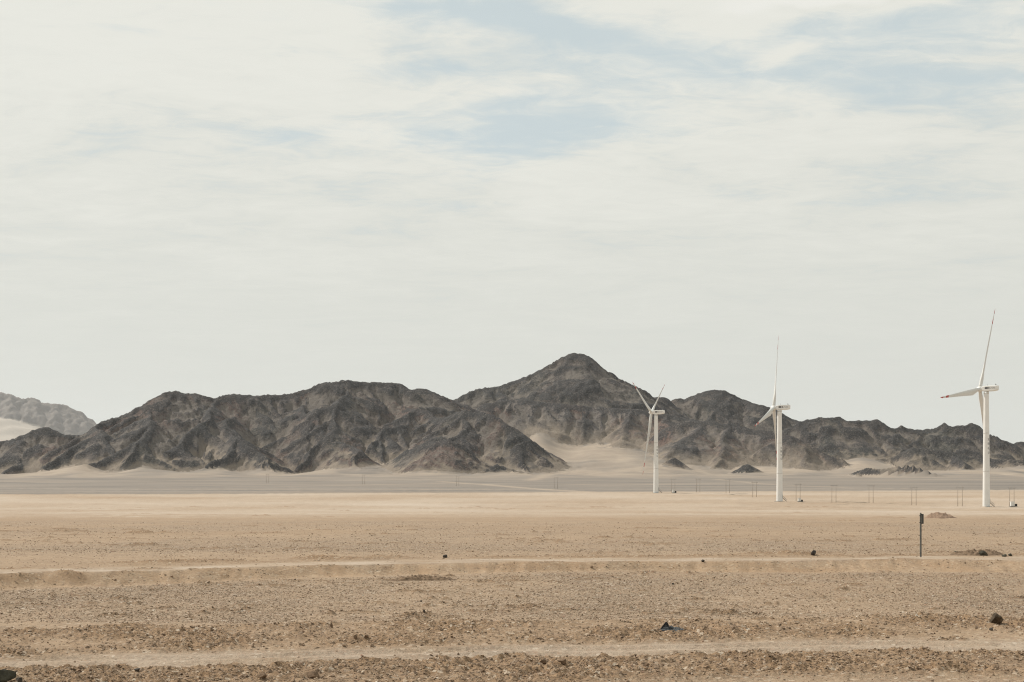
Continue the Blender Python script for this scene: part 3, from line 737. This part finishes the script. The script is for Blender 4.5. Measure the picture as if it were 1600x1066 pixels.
def bm_tube(bm, p0, p1, r0, r1, n=12, caps=True):
    p0, p1 = Vector(p0), Vector(p1); dv = p1 - p0
    q = dv.to_track_quat('Z', 'Y').to_matrix()
    rings = []
    for p, r in ((p0, r0), (p1, r1)):
        rings.append([bm.verts.new(p + q @ Vector((r * math.cos(a), r * math.sin(a), 0))) for a in [2 * math.pi * k / n for k in range(n)]])
    for k in range(n): bm.faces.new((rings[0][k], rings[0][(k + 1) % n], rings[1][(k + 1) % n], rings[1][k]))
    if caps: bm.faces.new(rings[0][::-1]); bm.faces.new(rings[1])
def bm_loft(bm, rings, cap=True):
    vr = [[bm.verts.new(p) for p in r] for r in rings]; n = len(vr[0])
    for a, b in zip(vr[:-1], vr[1:]):
        for k in range(n): bm.faces.new((a[k], a[(k + 1) % n], b[(k + 1) % n], b[k]))
    if cap: bm.faces.new(vr[0][::-1]); bm.faces.new(vr[-1])

# ------------------------------------------------------------------ wind turbines
GLYPHS = [  # small stroke clusters standing for the four worn characters on the shaft (x0,z0,x1,z1 in a unit square)
    [(.1, .8, .9, .8), (.5, 1, .5, 0), (.2, .45, .8, .45), (.1, .1, .9, .1)],
    [(.15, .9, .15, .1), (.85, .9, .85, .1), (.15, .9, .85, .9), (.15, .5, .85, .5), (.15, .1, .85, .1), (.5, .9, .5, .1)],
    [(.3, 1, .1, .4), (.5, .9, .5, .0), (.2, .6, .9, .6), (.6, .4, .9, .05)],
    [(.1, .95, .9, .95), (.2, .7, .8, .7), (.2, .7, .2, .3), (.8, .7, .8, .3), (.2, .3, .8, .3), (.5, .3, .5, 0), (.1, .05, .9, .05)]]
def turbine(u, d, vbase, hub_uv, blades, Lpx, label, has_stairs=True):
    m_px = d / F
    x = X(u, d); zb = gz(x, d)
    root = empty('wind_turbine', (x, d, zb), label, 'wind turbine', 'wind turbines on the plain')
    hub = Vector((X(hub_uv[0], d) - x, 0, Zp(hub_uv[1], d) - zb))
    Ht = hub.z - 1.6
    # tapered tower with flange rings
    bm = bmesh.new(); prof = []
    for k in range(25):
        s = k / 24; prof.append((Ht * s, 1.95 - 0.62 * s ** 1.1))
    bm_loft(bm, [[(r * math.cos(a), r * math.sin(a), z) for a in [2 * math.pi * j / 40 for j in range(40)]] for z, r in [(-3, 1.95)] + prof])
    link('tower', bm, WHITE, root, True)
    def rad(z): return 1.95 - 0.62 * (z / Ht) ** 1.1
    for s in (0.31, 0.64, 0.985):
        bm = bmesh.new(); z = Ht * s; bm_tube(bm, (0, 0, z - .15), (0, 0, z + .15), rad(z) + .05, rad(z) + .05, 40)
        link('flange_ring', bm, FLANGE, root, True)
    bm = bmesh.new(); bm_tube(bm, (0, 0, -2.5), (0, 0, 0.22), 3.4, 3.2, 32); link('foundation', bm, CONC, root)
    # entrance stairs on the right of the shaft
    bm = bmesh.new()
    for k in range(8): bm_box(bm, (1.9 + 0.42 + k * 0.26, -0.3, 2.15 - k * 0.25), (0.26, 0.95, 0.05))
    for sy in (-.8, .2): bm_tube(bm, (1.9, sy, 2.25), (4.3, sy, 0.1), .06, .06, 8)
    bm_box(bm, (1.95, -.3, 2.27), (0.7, 1.1, .08))
    link('stairs', bm, DARK, root)
    bm = bmesh.new()
    for sy in (-.82, .22):
        bm_tube(bm, (2.2, sy, 3.4), (4.4, sy, 1.2), .035, .035, 6)
        for k in range(4): bm_tube(bm, (2.2 + k * .72, sy, 2.1 - k * .68), (2.2 + k * .72, sy, 3.4 - k * .72), .03, .03, 6)
    link('handrail', bm, STEEL, root)
    bm = bmesh.new(); bm_box(bm, (1.86, -.3, 3.35), (0.16, 0.95, 2.1), None, .03); link('door', bm, STEEL, root)
    # rotor frame from the blade directions
    ray = Vector((X(hub_uv[0], d), d, Zp(hub_uv[1], d) - EYE)).normalized()      # the vectors are given across and along the line of sight
    right = Vector((ray.y, -ray.x, 0)).normalized(); upv = right.cross(ray)
    B = [(right * bx + ray * by + upv * bz).normalized() for bx, by, bz in blades]
    axis = ((B[1] - B[0]).cross(B[2] - B[0])).normalized()
    if axis.x > 0: axis = -axis                        # the nose points upwind, left
    ax = Vector((axis.x, axis.y, 0)).normalized()
    ang = math.atan2(-ax.y, -ax.x)                      # nacelle long axis, tail to the right
    Q = Matrix.Rotation(ang, 3, 'Z')
    top = Vector((0, 0, Ht))
    # nacelle: rounded box lofted along its length
    bm = bmesh.new(); rings = []
    for sx, wy, h0, h1 in ((-2.4, 1.1, -1.05, 1.05), (-1.9, 1.4, -1.3, 1.3), (0, 1.5, -1.5, 1.5), (3.6, 1.5, -1.5, 1.55), (5.9, 1.45, -1.2, 1.55), (6.5, 1.3, -.85, 1.45)):
        ring = []
        for cx, cz in ((1, 1), (-1, 1), (-1, -1), (1, -1)):
            for k in range(4):
                a = {(1, 1): 0, (-1, 1): 90, (-1, -1): 180, (1, -1): 270}[(cx, cz)] + k * 30
                rr_ = .35
                zc_ = (h1 - rr_) if cz > 0 else (h0 + rr_)
                p = Vector((sx, cx * (wy - rr_) + rr_ * math.cos(R(a)), zc_ + rr_ * math.sin(R(a))))
                ring.append(Q @ p + Vector((0, 0, hub.z)))
        rings.append(ring)
    bm_loft(bm, rings)
    nac = link('nacelle', bm, WHITE, root, False)
    bm = bmesh.new()
    bm_box(bm, Q @ Vector((5.3, 0, 1.85)) + Vector((0, 0, hub.z)), (.12, 1.2, .8), Q); link('cooler', bm, STEEL, nac)
    bm = bmesh.new(); bm_tube(bm, Q @ Vector((4.9, .5, 1.4)) + Vector((0, 0, hub.z)), Q @ Vector((4.9, .5, 2.8)) + Vector((0, 0, hub.z)), .06, .04, 6); link('wind_sensor', bm, STEEL, nac)
    bm = bmesh.new()
    bm_tube(bm, Q @ Vector((0.6, .5, 1.4)) + Vector((0, 0, hub.z)), Q @ Vector((0.6, .5, 2.6)) + Vector((0, 0, hub.z)), .07, .05, 6)
    link('wind_sensor', bm, STEEL, nac)
    # dark lettering on the camera side of the nacelle: a solid emblem, then a row of letters
    yy = -1.52; bm = bmesh.new()
    bm_box(bm, Q @ Vector((0.55, yy, .25)) + Vector((0, 0, hub.z)), (1.7, .03, .95), Q)
    link('emblem', bm, INK, nac)
    bm = bmesh.new(); bm_box(bm, Q @ Vector((2.0, yy, .25)) + Vector((0, 0, hub.z)), (.5, .03, .95), Q); link('emblem', bm, INK, nac)
    for k in range(6):
        bm = bmesh.new(); lx = 2.6 + k * .52
        bm_box(bm, Q @ Vector((lx, yy - .0, .2)) + Vector((0, 0, hub.z)), (.11, .03, .6), Q)
        bm_box(bm, Q @ Vector((lx + .2, yy, .2 + (.24 if k % 2 else -.24))) + Vector((0, 0, hub.z)), (.22, .034, .12), Q)
        link('letter', bm, INK, nac)
    # four characters down the shaft
    th = R(-62)
    for g, fz in enumerate((0.585, 0.548, 0.508, 0.468)):
        bm = bmesh.new(); z0 = Ht * fz; sz = 1.35; rr_ = rad(z0) + .03
        nrm = Vector((math.cos(th), math.sin(th), 0)); tan = Vector((-math.sin(th), math.cos(th), 0))
        for (a0, b0, a1, b1) in GLYPHS[g]:
            def pt(a_, b_):
                t2 = th + (a_ - .5) * sz / rr_
                return Vector((rr_ * math.cos(t2), rr_ * math.sin(t2), z0 + (b_ - .5) * sz))
            bm_tube(bm, pt(a0, b0), pt(a1, b1), .06, .06, 5)
        link('character', bm, INK, root)
    # hub and spinner
    hc = hub + Vector((0, 0, 0)); hv = Q @ Vector((-1, 0, 0))
    off = hv * 0.0
    hubc = hub - Vector((0, 0, 0))
    nose_c = Vector((0, 0, hub.z)) + Q @ Vector((-3.6, 0, 0))
    hubc = nose_c
    bm = bmesh.new(); rings = []
    qa = (-hv).to_track_quat('Z', 'Y').to_matrix()
    for s, r in ((-2.1, .15), (-1.9, .65), (-1.4, 1.1), (-.6, 1.45), (.3, 1.55), (1.2, 1.4)):
        rings.append([hubc + qa @ Vector((r * math.cos(a), r * math.sin(a), s)) for a in [2 * math.pi * j / 24 for j in range(24)]])
    bm_loft(bm, rings); hb = link('hub', bm, WHITE, root, True)
    # blades
    Lb = Lpx * m_px
    sect = [(0, 1.0), (.25, .62), (.5, .3), (.75, .12)]
    for bi, bd in enumerate(B):
        tang = axis.cross(bd).normalized()             # chord direction in the rotor plane
        thick = bd.cross(tang).normalized()
        def section(s):
            r = s * Lb
            if s < .05: ch, tk, af = 1.9, 1.9, 0
            else:
                ch = np.interp(s, [.05, .12, .20, .35, .6, .85, .96, 1.0], [2.0, 2.9, 3.6, 2.95, 1.95, 1.15, .75, .15])
                tk = ch * np.interp(s, [.05, .2, .4, 1], [.95, .36, .24, .16])
                af = np.interp(s, [.05, .2], [0, 1])
            tw = R(np.interp(s, [0, .2, .5, 1], [16, 13, 5, 0]) + 3)
            e1 = tang * math.cos(tw) + thick * math.sin(tw); e2 = -tang * math.sin(tw) + thick * math.cos(tw)
            bend = axis * (0.3 * s * s)
            c = hubc + bd * (r + .6) + bend
            pts = []
            for k in range(20):
                a = 2 * math.pi * k / 20
                cx = math.cos(a) * .5 * ch; cy = math.sin(a) * .5 * tk
                if af:
                    xs_ = (math.cos(a) + 1) / 2                      # 0 trailing .. 1 leading
                    cy = cy * ((1 - af) + af * (0.15 + 1.25 * xs_ ** .8) * .9); cx -= af * .22 * ch
                pts.append(c + e1 * cx + e2 * cy)
            return pts
        def loft(name, s0, s1, n, mat, parent):
            bm = bmesh.new(); bm_loft(bm, [section(s0 + (s1 - s0) * k / n) for k in range(n + 1)]); return link(name, bm, mat, parent, True)
        b0 = loft('blade', 0.0, .80, 26, BLADE, root)
        loft('red_band', .80, .865, 3, RED, b0)
        loft('outer_skin', .865, .93, 3, BLADE, b0)
        loft('red_tip', .93, 1.0, 5, RED, b0)
    return root, hub

T = {}
T[3] = turbine(1541, 781, 793, (1532 + 9, 607.5), [(23, 35, 122), (-52, -115, -11), (10, 74, -104)], 132, 'largest and nearest white turbine, at the far right, one blade pointing left with red tip')
T[2] = turbine(1218, 885, 782, (1213 + 5, 637), [(8, 20, 113), (-27, -108, -27), (5, 76, -86)], 114, 'middle white turbine with one blade straight up against the sky above a dark hill')
T[1] = turbine(1025, 1075, 770, (1025, 644.5), [(22, 85, 45), (-27.5, -83, 46), (-13, -6, -97)], 98, 'smallest and farthest white turbine, its two upper blades forming a V before the peak')

# ------------------------------------------------------------------ pole frames of the power line and transformers
def pole_frame(u, d, label, hgt=11.0, gap_=2.6, group='twin pole frames of the power line'):
    x = X(u, d); z = gz(x, d)
    r = empty('utility_pole', (x, d, z), label, 'utility pole', group, R(8))
    for sx in (-gap_ / 2, gap_ / 2):
        bm = bmesh.new(); bm_tube(bm, (sx, 0, -1), (sx, 0, hgt), .14, .095, 12); link('pole', bm, POLE, r, True)
    bm = bmesh.new(); bm_box(bm, (0, 0, hgt - .9), (gap_ + 1.8, .12, .14)); link('crossarm', bm, STEEL, r)
    for sx in (-gap_ / 2 - .75, 0, gap_ / 2 + .75):
        bm = bmesh.new()
        for k in range(3): bm_tube(bm, (sx, 0, hgt - .83 + k * .14), (sx, 0, hgt - .75 + k * .14), .09, .06, 8)
        link('insulator', bm, CONC, r)
    return r
pole0 = pole_frame(1303, 860, 'twin pole frame just right of the middle turbine and its transformer')
for u, d, lb in ((1361, 850, 'second twin pole frame right of the middle turbine, standing alone on the sand'),
                 (1428, 810, 'tall twin pole frame above the marker post, far out on the sand'),
                 (1500, 790, 'twin pole frame nearest to the left side of the largest turbine'),
                 (1581, 792, 'twin pole frame right of the largest turbine, with a white transformer at its foot'),
                 (1247, 878, 'twin pole frame right of the middle turbine, with a small transformer at its foot'),
                 (1179, 960, 'twin pole frame just left of the middle turbine'),
                 (1137, 1060, 'second twin pole frame left of the middle turbine, on the edge of the grey gravel'),
                 (1091, 1105, 'third twin pole frame left of the middle turbine, faint before the grey gravel'),
                 (1052, 1100, 'faint twin pole frame right of the smallest turbine, with a transformer at its foot'),
                 (869, 1330, 'faint twin pole frame on the grey gravel left of the smallest turbine'),
                 (715, 1500, 'very faint twin pole frame on the grey gravel below the dark knob of rock'),
                 (568, 1620, 'very faint twin pole frame on the grey gravel below the middle of the left hill'),
                 (418, 1700, 'very faint twin pole frame on the grey gravel, leftmost of the line')):
    c = pole0.copy(); COL.objects.link(c); c['label'] = lb
    xx = X(u, d)
    zz_ = gz(xx, d)
    c.location = (xx, d, zz_)
    for ch in list(pole0.children):
        k = ch.copy(); COL.objects.link(k); k.parent = c
def transformer(u, d, label, s=1.0):
    x = X(u, d); z = gz(x, d)
    r = empty('transformer_box', (x, d, z), label, 'transformer', 'transformers at the turbines')
    bm = bmesh.new(); bm_box(bm, (0, 0, .15), (4.0 * s, 2.4, .7)); link('plinth', bm, CONC, r)
    bm = bmesh.new(); bm_box(bm, (-.45 * s, 0, 1.7 * s), (2.0 * s, 1.9, 2.4 * s), None, .05); cab = link('cabinet', bm, BOXW, r)
    bm = bmesh.new(); bm_box(bm, (-.45 * s, 0, 3.0 * s), (2.3 * s, 2.1, .18 * s)); link('roof', bm, BOXW, r)
    for sx in (-.95, .05):
        bm = bmesh.new(); bm_box(bm, (sx * s, -.96, 1.65 * s), (.88 * s, .05, 2.0 * s)); link('door', bm, BOXW, cab)
    bm = bmesh.new(); bm_box(bm, (1.35 * s, 0, 1.15 * s), (1.3 * s, 1.5, 1.3 * s), None, .05)
    for k in range(7): bm_box(bm, (1.35 * s, -.85, .65 * s + k * .17 * s), (1.25 * s, .25, .06))
    link('radiator', bm, DARK, r)
    return r
transformer(1583, 786, 'white cabinet transformer with dark radiator right of the largest turbine', 1.0)
transformer(1250, 872, 'small white transformer with dark radiator right of the middle turbine', .8)
transformer(1053, 1078, 'tiny transformer right of the smallest turbine at the gravel edge', .9)

# ------------------------------------------------------------------ marker post by the upper track
d = ground_d(1438.5, 870.3); x = X(1438.5, d); z = gz(x, d); hp = 68 * d / F
r = empty('marker_post', (x, d, z), 'tall thin dark grey post with a narrow plate at its top, beside the track', 'post')
bm = bmesh.new(); bm_box(bm, (0, 0, hp / 2 - .2), (.082, .075, hp + .4), None, .012); bm_tube(bm, (0, 0, hp), (0, 0, hp + .03), .05, .03, 10); link('post', bm, POSTM, r)
bm = bmesh.new(); bm_box(bm, (.075, -.06, hp - .28), (.115, .03, .50), None, .008); pl = link('plate', bm, PLATE, r)
bm = bmesh.new(); bm_box(bm, (.035, -.08, hp - .30), (.02, .012, .40)); link('edge_stripe', bm, CONC, pl)
for zz_ in (.12, .46):
    bm = bmesh.new(); bm_box(bm, (.02, 0, hp - zz_), (.17, .12, .03)); link('clamp', bm, DARK, r)

# ------------------------------------------------------------------ earth heaps
HEAP = simple('heap_soil', (0.225, 0.155, 0.11), 0.95, 0.1, var=0.25, scale=2.5, bmp=0.12)
HEAPD = simple('dark_heap_soil', (0.18, 0.125, 0.083), 0.95, 0.1, var=0.35, scale=5, bmp=0.06)
def heap(u, d, hl, hd, hh, mat, label, seed, lump=.35, fine=1.0):
    x0 = X(u, d); n, k = 90, 30
    xs = np.linspace(-1.25, 1.25, n); ys = np.linspace(-1.25, 1.25, k); xx, yy = np.meshgrid(xs, ys)
    xw = x0 + xx * hl; dw = d + yy * hd
    g = near_ground(xw.ravel(), dw.ravel())[0].reshape(xx.shape)
    rr_ = np.sqrt(xx ** 2 + yy ** 2) + .18 * fbm(Noise2(seed), xx * 1.6, yy * 1.2, 3)
    prof = np.clip(1 - rr_ ** 2, -.1, 1)
    prof = np.where(prof > 0, prof ** .85, prof)
    zz = g + hh * prof * (1 + lump * fbm(Noise2(seed + 1), xx * 4 * fine, yy * 3, 4)) - .06 * hh
    zz = np.where(prof <= 0, g - .08 * hh, zz)
    vs = np.stack([xx * hl, yy * hd, zz - gz(x0, d)], -1).reshape(-1, 3)
    i = np.arange(n * k).reshape(k, n)
    o = mesh_obj('dirt_mound', vs, np.stack([i[:-1, :-1], i[:-1, 1:], i[1:, 1:], i[1:, :-1]], -1).reshape(-1, 4), mat)
    o.location = (x0, d, gz(x0, d)); o['label'] = label; o['category'] = 'dirt mound'
    return o
heap(1468, 365, 3.9, 5.0, 1.5, HEAP, 'smooth brown heap of earth on the plain left of the largest turbine foot', 21, .2)
heap(1530, 84.5, 1.7, .8, .27, HEAPD, 'dark bank of earth and clods behind the track at the right edge', 22, .5, 2)
heap(660, 61.8, 1.5, .45, .17, HEAPD, 'low dark ridge of clods on the gravel before the track', 23, .7, 2)

# ------------------------------------------------------------------ loose rocks one can point to
ROCKD = simple('dark_rock', (0.055, 0.045, 0.036), 0.85, 0.25, var=0.45, scale=6, bmp=0.03)
ROCKY = simple('ochre_topped_rock', (0.085, 0.060, 0.036), 0.85, 0.25, var=0.5, scale=5, bmp=0.03)
ROCKG = simple('olive_rock', (0.058, 0.054, 0.038), 0.85, 0.25, var=0.4, scale=5, bmp=0.03)
CLOD = simple('soil_clod', (0.17, 0.115, 0.075), 0.95, 0.1, var=0.35, scale=9, bmp=0.02)
def rock(u, v_, wpx, hpx, mat, label, seed, name='rock', d=None, depth=.9):
    d = d or ground_d(u, v_); x = X(u, d); z = gz(x, d)
    rr_ = np.random.default_rng(seed); bm = bmesh.new()
    bmesh.ops.create_icosphere(bm, subdivisions=3, radius=1)
    planes = [(Vector(rr_.normal(size=3)).normalized(), rr_.uniform(.42, .8)) for _ in range(13)]
    nz = Noise2(seed + 400)
    for vt in bm.verts:
        p = vt.co.copy()
        for nrm, off in planes:
            q = p.dot(nrm)
            if q > off: p -= nrm * (q - off) * .9
        k = 1 + .09 * float(nz(np.array([p.x * 2.1 + p.z]), np.array([p.y * 2.1 - p.z]))[0]) + .04 * float(nz(np.array([p.x * 5.1 + p.z * 3]), np.array([p.y * 5.1])) [0])
        vt.co = p * k
    wz = wpx * d / F / 2 / .82; hz_ = hpx * d / F
    for vt in bm.verts: vt.co = Vector((vt.co.x * wz, vt.co.y * wz * depth, vt.co.z * hz_ * .72 + hz_ * .42))
    o = link(name, bm, mat); o.location = (x, d, z - hz_ * .08); o['label'] = label; o['category'] = 'rock'
    return o
rock(1555, 974, 22, 18, ROCKY, 'angular dark boulder with an ochre top on the gravel at the right', 31, 'boulder')
rock(1549, 985.5, 6, 5, ROCKD, 'small black stone just below the ochre topped boulder', 32)
rock(1271, 867, 9.5, 7.5, ROCKD, 'round black boulder alone at the right end of the low berm beyond the track', 33, 'boulder')
rock(696, 871.5, 7, 5, ROCKD, 'dark stone behind the track, left of the picture centre', 34)
rock(1098, 877.8, 6, 4, ROCKD, 'small dark stone lying on the near rim of the upper track', 35)
rock(924, 888, 4.5, 3.5, CLOD, 'small brown stone on the orange bank face', 36)
rock(5, 1066, 42, 19, ROCKG, 'dark olive boulder cut by the lower left corner', 37, 'boulder', depth=.7)
rock(31, 1066, 12, 8, ROCKD, 'dark brown stone touching the olive boulder in the lower left corner', 38)
rock(214, 1048.5, 12, 5, ROCKD, 'flat dark stone on the pale strip at lower left', 39)
rock(849, 1037.5, 13, 10, CLOD, 'big dark clod at the rim of the lower rough strip, left of two', 40, 'clod')
rock(880, 1037, 14, 8, CLOD, 'flat dark clod at the rim of the lower rough strip, right of two', 41, 'clod')
rock(490, 1060, 18, 15, CLOD, 'large brown clod in the lower rough strip left of centre', 42, 'clod')
rock(408, 1060, 14, 8, CLOD, 'brown clod near the bottom edge, left of the large brown clod', 43, 'clod')
rock(556, 998.5, 8, 6, CLOD, 'dark clod in the upper rough strip, left one of a close pair', 44, 'clod')
rock(572, 997, 7, 5, CLOD, 'dark clod in the upper rough strip, right one of a close pair', 45, 'clod')
rock(518, 980, 5, 6, CLOD, 'upright brown clod standing on the far rim of the upper rough strip', 46, 'clod')
rock(663, 957.5, 4.5, 3.5, ROCKD, 'tiny dark stone on the open gravel near the centre', 47)
rock(1051, 913.5, 4, 3, ROCKD, 'tiny black stone alone on the gravel above the plastic scrap', 48)
rock(658, 940.5, 4, 3, ROCKD, 'tiny dark stone on the gravel under the dark ridge of clods', 49)
rock(1537, 868.5, 12, 8, ROCKG, 'largest dark rock lying on the earth bank at the right edge', 50)
rock(1493, 866.5, 8, 5, ROCKG, 'dark rock at the left end of the earth bank', 51)
rock(1516, 866, 5, 4, ROCKG, 'small dark rock between the two larger ones on the earth bank', 52)
rock(1569, 870, 7, 4.5, ROCKG, 'dark rock at the right foot of the earth bank, beside another', 53)
rock(1579, 869, 7, 4.5, ROCKG, 'rightmost dark rock at the foot of the earth bank', 54)
rock(1012, 1041, 9, 6, CLOD, 'brown clod on the lower rough strip under the plastic scrap', 55, 'clod')

# ------------------------------------------------------------------ black plastic scrap
d = row_d(997); x = X(1033, d); s = .86 * d / F
z = max(gz(x + a_ * s, d + b_) for a_ in range(0, 40, 5) for b_ in (-.15, 0, .15)) + .03
r = empty('plastic_scrap', (x, d, z), 'crumpled black plastic scrap with one corner standing up on the rough strip', 'plastic scrap')
def sheet(name, pts, mat, th, seed, nu=14, nv=7, amp=.012):
    """a thin crumpled sheet between four corners (in picture pixels right / up, and metres deep)"""
    p = [Vector((a * s, c, b * s)) for a, b, c in pts]; nz = Noise2(seed)
    top = np.zeros((nv + 1, nu + 1, 3))
    for j in range(nv + 1):
        for i in range(nu + 1):
            a, b = i / nu, j / nv
            q = p[0] * (1 - a) * (1 - b) + p[1] * a * (1 - b) + p[2] * a * b + p[3] * (1 - a) * b
            k = float(nz(np.array([a * 4.1 + seed]), np.array([b * 3.3]))[0]) * amp * 2 + float(nz(np.array([a * 9 + seed]), np.array([b * 7.]))[0]) * amp
            top[j, i] = (q.x + k * .5, q.y + k, q.z + k)
    nrm = Vector((p[1] - p[0])).cross(p[3] - p[0]).normalized() * th
    bot = top - np.array(nrm)
    m_ = (nv + 1) * (nu + 1); i_ = np.arange(m_).reshape(nv + 1, nu + 1)
    q1 = np.stack([i_[:-1, :-1], i_[:-1, 1:], i_[1:, 1:], i_[1:, :-1]], -1).reshape(-1, 4)
    rim = np.concatenate([i_[0, :], i_[1:, -1], i_[-1, -2::-1], i_[-2:0:-1, 0]])
    q3 = np.stack([rim, np.roll(rim, -1), np.roll(rim, -1) + m_, rim + m_], -1)
    return mesh_obj(name, np.concatenate([top.reshape(-1, 3), bot.reshape(-1, 3)]), np.concatenate([q1, q1[:, ::-1] + m_, q3[:, ::-1]]), mat, None, False, None, r)
sheet('standing_flap', [(-3, -1, .0), (1.5, -.6, .02), (12, 12.6, .12), (8.8, 13.4, .06)], PLASTIC, .01, 3, 10, 4, amp=.006)
sheet('standing_flap', [(8, 3, .13), (16, 4.5, .10), (12.6, 11.5, .12), (11.4, 12, .12)], PLASTIC, .008, 5, 8, 4, amp=.006)
sheet('inner_sheet', [(1, -.5, .06), (13, .5, .10), (11.6, 10.5, .14), (9.6, 11, .13)], PLASTIC2, .008, 21, 8, 4, amp=.006)
sheet('lying_sheet', [(-2, -1.5, -.06), (18, -2.5, -.10), (21, 5.5, .16), (6, 5.5, .14)], PLASTIC2, .008, 7, amp=.012)
sheet('lying_strip', [(16, -1.8, -.08), (33, -1.2, -.06), (34, 3.5, .10), (19, 5, .12)], PLASTIC2, .008, 9, amp=.014)
sheet('lying_strip', [(0, -2.2, -.10), (22, -3.2, -.14), (22, -1.2, -.09), (0, -.4, -.07)], PLASTIC, .01, 11, 14, 3, amp=.008)
sheet('lying_strip', [(13, 3.8, .02), (21, 2.6, .0), (22, 4.0, .06), (14, 5.4, .08)], PLASTIC, .01, 12, 8, 3, amp=.006)
sheet('torn_end', [(31, -1.2, -.04), (41, -.9, .0), (41, 1.2, .08), (32, 2.4, .06)], PLASTIC2, .006, 13, amp=.01)

# ------------------------------------------------------------------ loose stones strewn over the near ground (nobody could count them)
def gravel(name, n, dmin, dmax, smin, smax, mats, seed, bias, tone_lo=0.0, tone_hi=1.0):
    g = np.random.default_rng(seed)
    bv_ = np.array([(1, 0, 0), (-1, 0, 0), (0, 1, 0), (0, -1, 0), (0, 0, 1), (.55, .5, .62), (-.5, .55, .66), (-.5, -.6, .6), (.6, -.5, .6)])
    bf = np.array([(0, 2, 5), (2, 1, 6), (1, 3, 7), (3, 0, 8), (5, 2, 6), (6, 1, 7), (7, 3, 8), (8, 0, 5), (4, 5, 6), (4, 6, 7), (4, 7, 8), (4, 8, 5)])
    NV = len(bv_)
    # uniform over the picture lines: distance from a uniform row
    vv = g.uniform(EYE * F / dmax, EYE * F / dmin, n * 4); dd = EYE * F / vv
    xx = g.uniform(-T_IN, T_IN, n * 4) * dd
    zz, br, pale, gv, bk = near_ground(xx, dd)
    keep = g.random(n * 4) < np.clip(bias[0] + bias[1] * br + bias[2] * gv - .5 * pale * (dd < 95), 0.02, 1)
    idx = np.nonzero(keep)[0][:n]
    xx, dd, zz = xx[idx], dd[idx], zz[idx]; m_ = len(idx)
    sc = (smin + (smax - smin) * g.random(m_) ** 3.5) * (dd / dmin) ** .5
    jit = bv_[None] * (1 + .3 * g.standard_normal((m_, NV, 1)))
    jit *= np.stack([g.uniform(.8, 1.4, m_), g.uniform(.8, 1.2, m_), g.uniform(.55, 1.0, m_)], -1)[:, None, :]
    an = g.uniform(0, 6.28, m_); ca, sa = np.cos(an)[:, None], np.sin(an)[:, None]
    jx = jit[..., 0] * ca - jit[..., 1] * sa; jy = jit[..., 0] * sa + jit[..., 1] * ca
    vs = np.stack([jx * sc[:, None] + xx[:, None], jy * sc[:, None] + dd[:, None], jit[..., 2] * sc[:, None] + zz[:, None] + sc[:, None] * -.05], -1).reshape(-1, 3)
    fs = (bf[None] + (np.arange(m_) * NV)[:, None, None]).reshape(-1, 3)
    tone = np.repeat(g.random(m_) * (tone_hi - tone_lo) + tone_lo, NV)
    o = mesh_obj(name, vs, fs, mats, {'tone': tone}, False, 'stuff')
    return o
def stone_mat():
    m, t, b = new_mat('gravel_stones', 0.85, 0.25)
    tone = attr(t, 'tone').outputs['Fac']
    c = t.node('ShaderNodeValToRGB'); t.l.new(tone, c.inputs[0])
    el = c.color_ramp.elements
    for p_, col in ((0, (.145, .098, .064)), (.22, (.235, .163, .108)), (.5, (.325, .237, .16)), (.8, (.40, .305, .215)), (.955, (.28, .17, .115)), (1.0, (.60, .52, .42))):
        if p_ in (0, 1.0): e = el[0 if p_ == 0 else -1]
        else: e = el.new(p_)
        e.color = (*col, 1)
    t.l.new(c.outputs[0], b.inputs['Base Color']); return m
SM = stone_mat()
gravel('gravel', 24000, 26.5, 48, .009, .036, SM, 61, (.08, .9, .22))
gravel('gravel', 36000, 42, 95, .018, .040, SM, 62, (.10, .4, .8))
gravel('gravel', 11000, 90, 260, .030, .070, SM, 63, (.3, .7, .3))
gravel('loose_soil', 8000, 26.5, 45, .018, .048, SM, 64, (.0, 1.2, .0), 0.0, .55)
